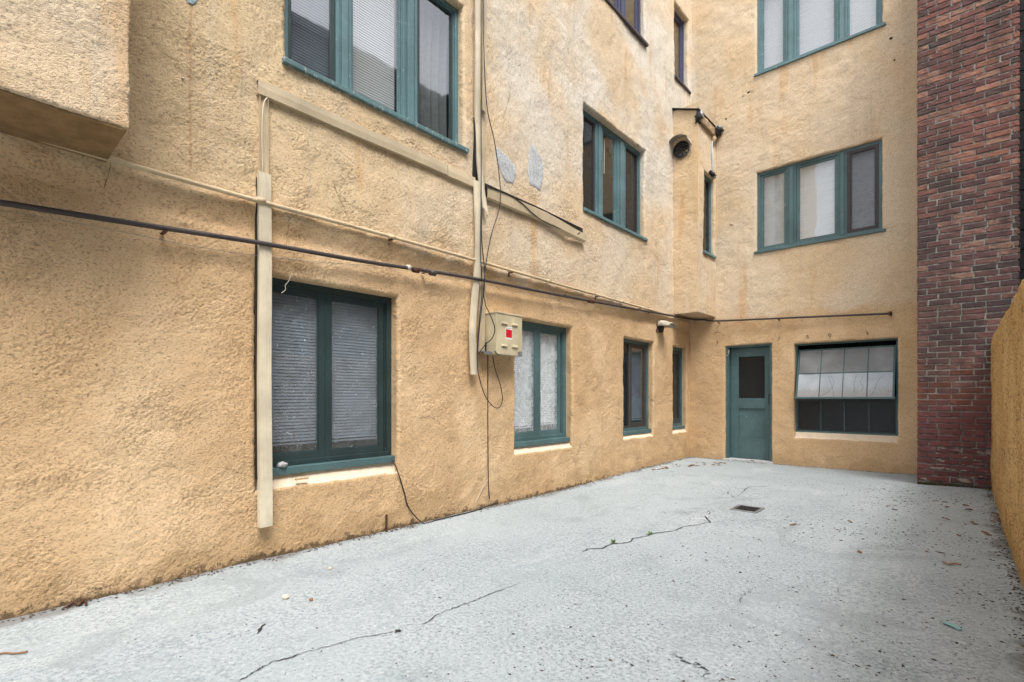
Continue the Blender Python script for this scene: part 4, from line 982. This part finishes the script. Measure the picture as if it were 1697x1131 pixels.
# ------------------------------------------------------------------ round extractor fan on the corner bay
cx, cz, fy, fr_ = -3.650, 5.46, 8.546, .135
fan = empty('extractor_fan', (cx, fy, cz), 'round black extractor fan under a cowl on the near face of the corner bay', 'fan')
def circ(r, y, n=28, x=cx, z=cz): return [(x + r * math.cos(2 * math.pi * i / n), y, z + r * math.sin(2 * math.pi * i / n)) for i in range(n)]
V = circ(fr_ + .012, fy - .035) + circ(fr_, fy - .035) + circ(fr_, fy + .04) + circ(fr_ + .012, fy + .0); n = 28
F = [(k * n + i, k * n + (i + 1) % n, (k + 1) * n + (i + 1) % n, (k + 1) * n + i) for k in range(3) for i in range(n)]
under(mesh_obj('housing_ring', V, F, M['tar']), fan)
under(mesh_obj('fan_back', circ(fr_, fy - .004), [tuple(range(n))], M['black']), fan)
V = circ(.028, fy - .030, 12) + circ(.028, fy - .004, 12); under(mesh_obj('hub', V, [tuple(range(12))] + [(i, (i + 1) % 12, 12 + (i + 1) % 12, 12 + i) for i in range(12)], M['tar']), fan)
for k in range(7):
    a0 = 2 * math.pi * k / 7; V = []
    for r, w1, tw in ((.028, .25, .006), (.08, .30, .012), (.120, .33, .014)):
        V += [(cx + r * math.cos(a0 - w1), fy - .018 - tw, cz + r * math.sin(a0 - w1)), (cx + r * math.cos(a0 + w1), fy - .018 + tw * .6, cz + r * math.sin(a0 + w1))]
    under(mesh_obj('fan_blade', V, [(0, 1, 3, 2), (2, 3, 5, 4)], plain('fan_blade_metal', (.018, .017, .016), .5) if k == 0 else bpy.data.materials['fan_blade_metal']), fan)
# cowl: sheet bent over the fan, longest at the top
V, F = [], []; na = 14
for i in range(na + 1):
    f = i / na; ang_ = math.radians(200 - 190 * f); r = fr_ + .045 + (.03 if .25 < f < .8 else 0); ln = .05 + .13 * math.sin(f * math.pi) ** .8
    x_ = cx + r * math.cos(ang_) * 1.05; z_ = cz + r * math.sin(ang_) * .95 + .01
    V += [(x_, fy + .002, z_ + .02), (x_, fy - ln, z_), (x_, fy - ln, z_ - .006), (x_, fy + .002, z_ + .012)]
for i in range(na):
    for j in range(4): F.append((i * 4 + j, i * 4 + (j + 1) % 4, i * 4 + 4 + (j + 1) % 4, i * 4 + 4 + j))
under(mesh_obj('cowl', V, F, M['hood'], smooth=False), fan)
for pts in (((cx + .16, fy - .03, cz + .03), (cx + .17, fy - .02, cz - .06), (cx + .15, fy - .02, cz - .15)), ((cx - .10, fy - .012, cz - .15), (cx + .03, fy - .02, cz - .13), (cx + .15, fy - .02, cz - .15)), ((cx - .03, fy - .02, cz - .17), (cx + .08, fy - .02, cz - .10), (cx + .16, fy - .02, cz - .05))):
    under(MB().tube(spline([Vector(p) for p in pts], 4), .006, 6).out('broken_mesh', M['greyw']), fan)
# small exhaust hood lower down on the facade
eh = empty('exhaust_hood', (XL, 8.05, 2.30), 'small metal exhaust hood on the facade above the ground floor windows', 'vent hood')
V, F = [], []; na, nb_ = 8, 12; cu, cz2 = 8.06, 2.335
for i in range(na + 1):
    f = i / na; x_ = XL + .02 + .23 * f; hw = .115 + .035 * f
    for j in range(nb_ + 1):
        a_ = math.pi * j / nb_; V.append((x_, cu - hw * math.cos(a_), cz2 + .105 * math.sin(a_) ** .75 * (1 - .45 * f * f) - .028 * f))
for i in range(na):
    for j in range(nb_): k = i * (nb_ + 1) + j; F.append((k, k + 1, k + nb_ + 2, k + nb_ + 1))
hdm = mesh_obj('hood_shell', V, F, M['hood'], smooth=True); sm_ = hdm.modifiers.new('solid', 'SOLIDIFY'); sm_.thickness = .005; under(hdm, eh)
under(MB().tube([(XL - .01, cu, cz2 - .02), (XL + .05, cu, cz2 - .02)], [.085, .085], 16).out('outlet_pipe', M['black'], smooth=True), eh)
under(MB().tube(spline([(XL + .03, cu - .13, cz2 - .02), (XL + .02, cu - .14, cz2 - .08), (XL + .025, cu - .12, cz2 - .12)], 4), .008, 6).out('broken_bracket', M['rust']), eh)

# ------------------------------------------------------------------ things on the ground
dr = empty('floor_drain', (-1.65, 5.50, gz(-1.65, 5.5)), 'small square iron floor drain grate set in the concrete', 'drain')
zz = gz(-1.65, 5.5) + .010; c0, c1, d0, d1_ = -1.78, -1.52, 5.35, 5.64
mb = MB(); mb.box(c0, c1, d0, d0 + .028, zz - .02, zz); mb.box(c0, c1, d1_ - .028, d1_, zz - .02, zz); mb.box(c0, c0 + .028, d0 + .028, d1_ - .028, zz - .02, zz); mb.box(c1 - .028, c1, d0 + .028, d1_ - .028, zz - .02, zz)
under(mb.out('drain_frame', M['zinc'], bevel=.002), dr)
under(MB().box(c0 + .03, c1 - .03, d0 + .03, d1_ - .03, zz - .013, zz - .009).out('drain_well', M['black']), dr)
for i in range(9): x = c0 + .040 + i * .0222; under(MB().box(x, x + .010, d0 + .029, d1_ - .029, zz - .008, zz - .002).out('grate_bar', M['tar']), dr)
# cracks: narrow dirt-filled ribbons
def crack(pts, wid, name='crack', jit=.012, sub=9):
    P = [G(*p) for p in pts]; Q = []
    for a_, b_ in zip(P, P[1:]):
        for k in range(sub):
            f = k / sub; p = a_ + (b_ - a_) * f; Q.append(p + Vector((rnd.uniform(-jit, jit), rnd.uniform(-jit, jit), 0)))
    Q.append(P[-1]); V, F = [], []
    for i, p in enumerate(Q):
        t = (Q[min(i + 1, len(Q) - 1)] - Q[max(i - 1, 0)]); t.z = 0; t.normalize(); n_ = Vector((-t.y, t.x, 0)); w_ = wid * rnd.uniform(.25, 1.3) * (0.25 if i in (0, len(Q) - 1) else 1) / 2
        for s_ in (-1, 1): q = p + n_ * w_ * s_; V.append((q.x, q.y, gz(q.x, q.y) + .004))
    for i in range(len(Q) - 1): F.append((2 * i, 2 * i + 2, 2 * i + 3, 2 * i + 1))
    o = mesh_obj(name, V, F, M['crack'], g); return o
crack([(966, 915), (972, 911), (996, 910), (1016, 902), (1042, 900), (1050, 893), (1068, 890), (1085, 884), (1118, 881), (1130, 874), (1152, 871), (1177, 866), (1167, 855)], .012, jit=.010, sub=4)
crack([(396, 1131), (425, 1112), (452, 1098), (480, 1092), (496, 1085)], .008, jit=.006); crack([(496, 1085), (530, 1076), (556, 1069), (590, 1058), (634, 1052), (655, 1047)], .0045, jit=.006)
crack([(655, 1050), (663, 1045)], .035, jit=.004, sub=3); crack([(700, 1036), (735, 1014), (770, 1002), (812, 986), (862, 966)], .0055, jit=.008)
crack([(425, 1052), (433, 1040), (438, 1035)], .022, jit=.006, sub=3); crack([(1205, 815), (1216, 826), (1238, 808), (1278, 806)], .010, jit=.02, sub=5)
crack([(1172, 855), (1180, 845)], .006, jit=.01, sub=3)
crack([(1222, 1000), (1232, 985), (1246, 975)], .003, jit=.02); crack([(1110, 1080), (1140, 1098), (1165, 1108), (1172, 1128)], .006, jit=.02)
# tiny sprouts in the crack
for (px, py, lb) in ((1076, 887, 'tiny green sprout growing from the middle of the concrete crack'), (1016, 901, 'faint smaller sprout near the left end of the concrete crack')):
    p = G(px, py); V, F = [], []
    for i in range(16):
        k = len(V); a_ = rnd.uniform(0, 6.3); d_ = Vector((math.cos(a_), math.sin(a_), 0)) * rnd.uniform(.01, .035); r_ = Vector((-d_.y, d_.x, 0)) * .25
        h_ = rnd.uniform(.01, .04); V += [tuple(r_ * .2), tuple(d_ * .6 + r_ + Vector((0, 0, h_ * .7))), tuple(d_ + Vector((0, 0, h_))), tuple(d_ * .6 - r_ + Vector((0, 0, h_ * .7)))]; F.append((k, k + 1, k + 2, k + 3))
    o = mesh_obj('sprout', V, F, M['sprout'], loc=p); tag(o, lb, 'plant')
# leaves
def leaf_mesh(seed):
    r = random.Random(seed); n = 7; V, F = [], []
    ln, wd = 1., r.uniform(.32, .5)
    for i in range(n + 1):
        f = i / n; w = wd * math.sin(math.pi * min(1, f * 1.02)) ** .7 * (1 + r.uniform(-.22, .22)); curl = .18 * math.sin(f * 3 + r.random()) + .05
        V += [(f - .5, -w / 2, .12 + curl * .5 + r.uniform(-.03, .03)), (f - .5, 0, .02 + curl * .25), (f - .5, w / 2, .10 + curl * .5 + r.uniform(-.05, .05))]
    for i in range(n):
        k = i * 3; F += [(k, k + 3, k + 4, k + 1), (k + 1, k + 4, k + 5, k + 2)]
    me = bpy.data.meshes.new('leaf'); me.from_pydata(V, [], F); me.materials.append(M['leaf']); return me
LM = [leaf_mesh(i) for i in range(5)]
def leaf(px, py, size, label, group, mat=None, up=0):
    p = G(px, py, .002 + up); o = bpy.data.objects.new('fallen_leaf', rnd.choice(LM)); link(o); o.location = p
    o.scale = (size, size, size * rnd.uniform(.5, 1.)); o.rotation_euler = (rnd.uniform(-.2, .2), rnd.uniform(-.2, .2), rnd.uniform(0, 6.3))
    return tag(o, label, 'leaf', group)
for px, py, s_ in ((1314, 871, .07), (1408, 866, .055), (1566, 833, .07), (1569, 842, .075), (1600, 839, .08), (1605, 846, .06), (1482, 846, .05), (1611, 867, .08), (1617, 870, .06), (1588, 889, .06), (1424, 916, .06), (1535, 915, .04), (1558, 917, .05), (1567, 861, .06), (1550, 831, .05), (1599, 870, .05), (1470, 840, .035), (1465, 812, .04), (1632, 884, .07), (1637, 888, .06)):
    leaf(px, py, s_, 'small dry brown leaf lying on the grey concrete near the brick chimney', 'dry leaves scattered before the chimney')
for px, py, s_ in ((1650, 853, .07), (1648, 858, .06), (1652, 862, .06), (1646, 866, .05), (1644, 873, .045)):
    leaf(px, py, s_, 'dry leaf caught against the foot of the right boundary wall', 'dry leaves at the boundary wall foot')
for k in range(38):
    px = rnd.choice((rnd.gauss(1158, 13), rnd.gauss(1120, 14), rnd.gauss(1192, 6), rnd.gauss(1098, 9))); py = 768 + (1160 - px) * .085 * (px < 1160) + rnd.uniform(-2.5, 3)
    leaf(px, py + 2, rnd.uniform(.05, .09), 'reddish brown dead leaf in the drift by the inner corner', 'dead leaves drifted into the inner corner')
for px, py in ((1218, 764), (1230, 767), (1240, 768), (1252, 769), (1262, 770), (1246, 766)):
    leaf(px, py + 1, rnd.uniform(.05, .08), 'dead leaf on the threshold below the teal door', 'dead leaves on the door threshold', up=.02)
tw = tubeobj('twig', [G(x, y, .012) for x, y in ((1562, 934), (1572, 938), (1582, 937), (1592, 939))], .006, M['leaf'], 'curled brown twig lying on the concrete right of centre', 'twig', 6)
tw = tubeobj('twig', [G(x, y, .008) for x, y in ((-8, 1088), (8, 1085), (24, 1086), (45, 1083))], .004, M['leaf'], 'thin reddish twig at the bottom left edge of the concrete', 'twig', 6)
tw = tubeobj('twig', [G(x, y, .012) for x, y in ((110, 1010), (122, 1003), (130, 1006), (140, 998), (142, 1006))], .007, M['rust'], 'dark knotted twig at the wall foot in the lower left', 'twig', 6)
o = blob('debris_chunk', 0, 0, .012, .022, .018, .012, M['plaster'], seed=31, seg=8, loc=G(473, 993)); tag(o, 'pale crumb of plaster on the concrete left of the brown leaf', 'debris')
tag(blob('debris_chunk', 0, 0, .008, .016, .012, .009, M['leaf'], seed=33, seg=8, loc=G(515, 996)), 'rust brown scrap on the concrete right of the pale crumb', 'debris')
o = blob('debris_chunk', 0, 0, .008, .014, .012, .008, M['plaster'], seed=35, seg=8, loc=G(547, 944)); tag(o, 'smallest pale crumb on the concrete below the hanging duct', 'debris')
p0, p1 = G(1563, 1034), G(1591, 1046); t = (p1 - p0); t.z = 0; nn = Vector((-t.y, t.x, 0)).normalized() * .013; V = []
for i in range(7):
    f = i / 6; q = p0 + t * f; zz = gz(q.x, q.y) + .004 + .006 * math.sin(f * math.pi); w_ = nn * (1 - .5 * (f - .5) ** 2 * 2)
    for s_, h_ in ((-1, 0), (1, .002), (1, .006), (-1, .004)): v = q + w_ * s_; V.append((v.x, v.y, zz + h_))
F = [(i * 4 + j, i * 4 + (j + 1) % 4, i * 4 + 4 + (j + 1) % 4, i * 4 + 4 + j) for i in range(6) for j in range(4)] + [(0, 1, 2, 3), (27, 26, 25, 24)]
tag(mesh_obj('plastic_strip', V, F, M['paintchip']), 'short pale teal plastic strip lying on the concrete at the lower right', 'strip')
p = LP(640, 855, .03); q = G(640, 881)
tag(MB().box(-.006, .006, -.008, .008, -.03, .155).box(-.009, -.0062, -.012, .012, .02, .06).out('iron_stake', M['rust'], bevel=.002, loc=(XL + .03, L(640, 870, XL + .03)[0], gz(XL + .03, 2.5))), 'short rusty iron stake standing at the foot of the facade', 'stake')
tag(blob('stone', 0, 0, .018, .032, .038, .024, M['stone'], seed=40, seg=12, loc=(XL - .045, 1.70, .604)), 'rounded grey pebble resting on the sill of the nearest window', 'stone')
tag(MB().box(-.012, .012, 0, .10, 0, .012).out('wood_chip', M['wood'], loc=(XL + .004, 1.78, .50)), 'thin splinter of bare wood under the sill of the nearest window', 'wood chip')
# crumbs: dark bits of leaf and grit, thicker to the right and at the wall feet
V, F = [], []; n = 0
def crumb(x, y, r, el=1.):
    k = len(V); z = gz(x, y) + .001; a_ = rnd.uniform(-.5, .5); ca, sa = math.cos(a_), math.sin(a_); m_ = 5
    for i in range(m_):
        t_ = 2 * math.pi * i / m_; rr_ = r * rnd.uniform(.55, 1.2); dx, dy = rr_ * math.cos(t_) * el, rr_ * math.sin(t_); V.append((x + dx * ca - dy * sa, y + dx * sa + dy * ca, z + .001))
    V.append((x, y, z + r * rnd.uniform(.35, .8)))
    F.extend((k + i, k + (i + 1) % m_, k + m_) for i in range(m_))
while n < 2600:
    x = .27 - abs(rnd.gauss(0, 1.05)); y = rnd.uniform(.9, 8.3)
    if x < -3.7: continue
    if noise.noise((x * .9, y * .9, 8)) + .35 < rnd.random() * .9: continue
    crumb(x, y, rnd.choice((.003, .004, .005, .006, .009)) * rnd.uniform(.55, .95), rnd.uniform(1, 1.9)); n += 1
for _ in range(1500): crumb(rnd.uniform(-3.75, .2), rnd.uniform(.6, 9.2), rnd.uniform(.003, .006))
for _ in range(900): crumb(XL + .02 + abs(rnd.gauss(0, .035)), rnd.uniform(-.2, 9.3), rnd.uniform(.004, .012))
for _ in range(350): crumb(rnd.uniform(-3.8, -.45), YB - .02 - abs(rnd.gauss(0, .04)), rnd.uniform(.004, .012))
for _ in range(450): crumb(.262 - abs(rnd.gauss(0, .035)), rnd.uniform(1, 8.3), rnd.uniform(.004, .011))
li = mesh_obj('leaf_litter', V, F, M['litter']); li['kind'] = 'stuff'; tag(li, 'dark crumbs of leaf litter and grit strewn over the concrete', 'litter')
# hairline cracks and small spalls in the render coat
def wall_crack(pts, wid, side='L'):
    P = []
    for a_, b_ in zip(pts, pts[1:]):
        for k in range(5): P.append((a_[0] + (b_[0] - a_[0]) * k / 5 + rnd.uniform(-1.2, 1.2), a_[1] + (b_[1] - a_[1]) * k / 5 + rnd.uniform(-1.2, 1.2)))
    P.append(pts[-1]); V, F = [], []
    for i, p in enumerate(P):
        if side == 'L': u, z = L(*p); q = lambda u, z: (XL + float(wall_disp(u, z, 1.3, True, False)) + .0035, u, z)
        else: u, z = B(*p); q = lambda u, z: (u, YB - float(wall_disp(u, z, 6.7, False, False)) - .0035, z)
        w_ = wid * rnd.uniform(.3, 1.2) * (.3 if i in (0, len(P) - 1) else 1); a_ = P[max(i - 1, 0)]; b_ = P[min(i + 1, len(P) - 1)]
        vert = abs(b_[1] - a_[1]) > abs(b_[0] - a_[0]); V += [q(u - w_ * vert, z - w_ * (not vert)), q(u + w_ * vert, z + w_ * (not vert))]
    for i in range(len(P) - 1): F.append((2 * i, 2 * i + 2, 2 * i + 3, 2 * i + 1))
    return toB(mesh_obj('crack', V, F, M['crackw'], None))
M['crackw'] = plain('crack_shadow', (.16, .105, .06), .95, 0, .4, 40)
wall_crack([(548, 300), (556, 322), (566, 345), (573, 360)], .0022)
wall_crack([(690, 693), (712, 690), (726, 700), (740, 712)], .0022)
wall_crack([(843, 155), (838, 170), (832, 186), (829, 200)], .0022)
wall_crack([(183, 268), (178, 290), (172, 312)], .0025)
wall_crack([(475, 362), (475.5, 385), (474, 410)], .0016)
wall_crack([(1455, 395), (1470, 380), (1490, 372)], .002, 'B')
wall_crack([(1402, 160), (1430, 164), (1452, 163)], .002, 'B')
for cx_, cy_, r_, sd in ((1232, 158, 7, 'B'), (1240, 153, 4, 'B'), (1246, 150, 3, 'B'), (1203, 198, 3.5, 'B'), (1476, 64, 4, 'B'), (1482, 100, 2.5, 'B'), (1212, 372, 6, 'B'), (680, 262, 2, 'L'), (300, 134, 1.5, 'L')):
    u, z = L(cx_, cy_) if sd == 'L' else B(cx_, cy_); d_ = float(wall_disp(u, z, 1.3 if sd == 'L' else 6.7, sd == 'L', False)); k = r_ * .0055
    loc = (XL + d_, u, z) if sd == 'L' else (u, YB - d_, z)
    toB(blob('stucco_lump', 0, 0, 0, .008 if sd == 'L' else k, k if sd == 'L' else .008, k * .7, M['tar'] if r_ in (3.5, 4, 2.5) else M['cement' if r_ < 6 else 'stucco'], seed=cx_ % 17, loc=loc))
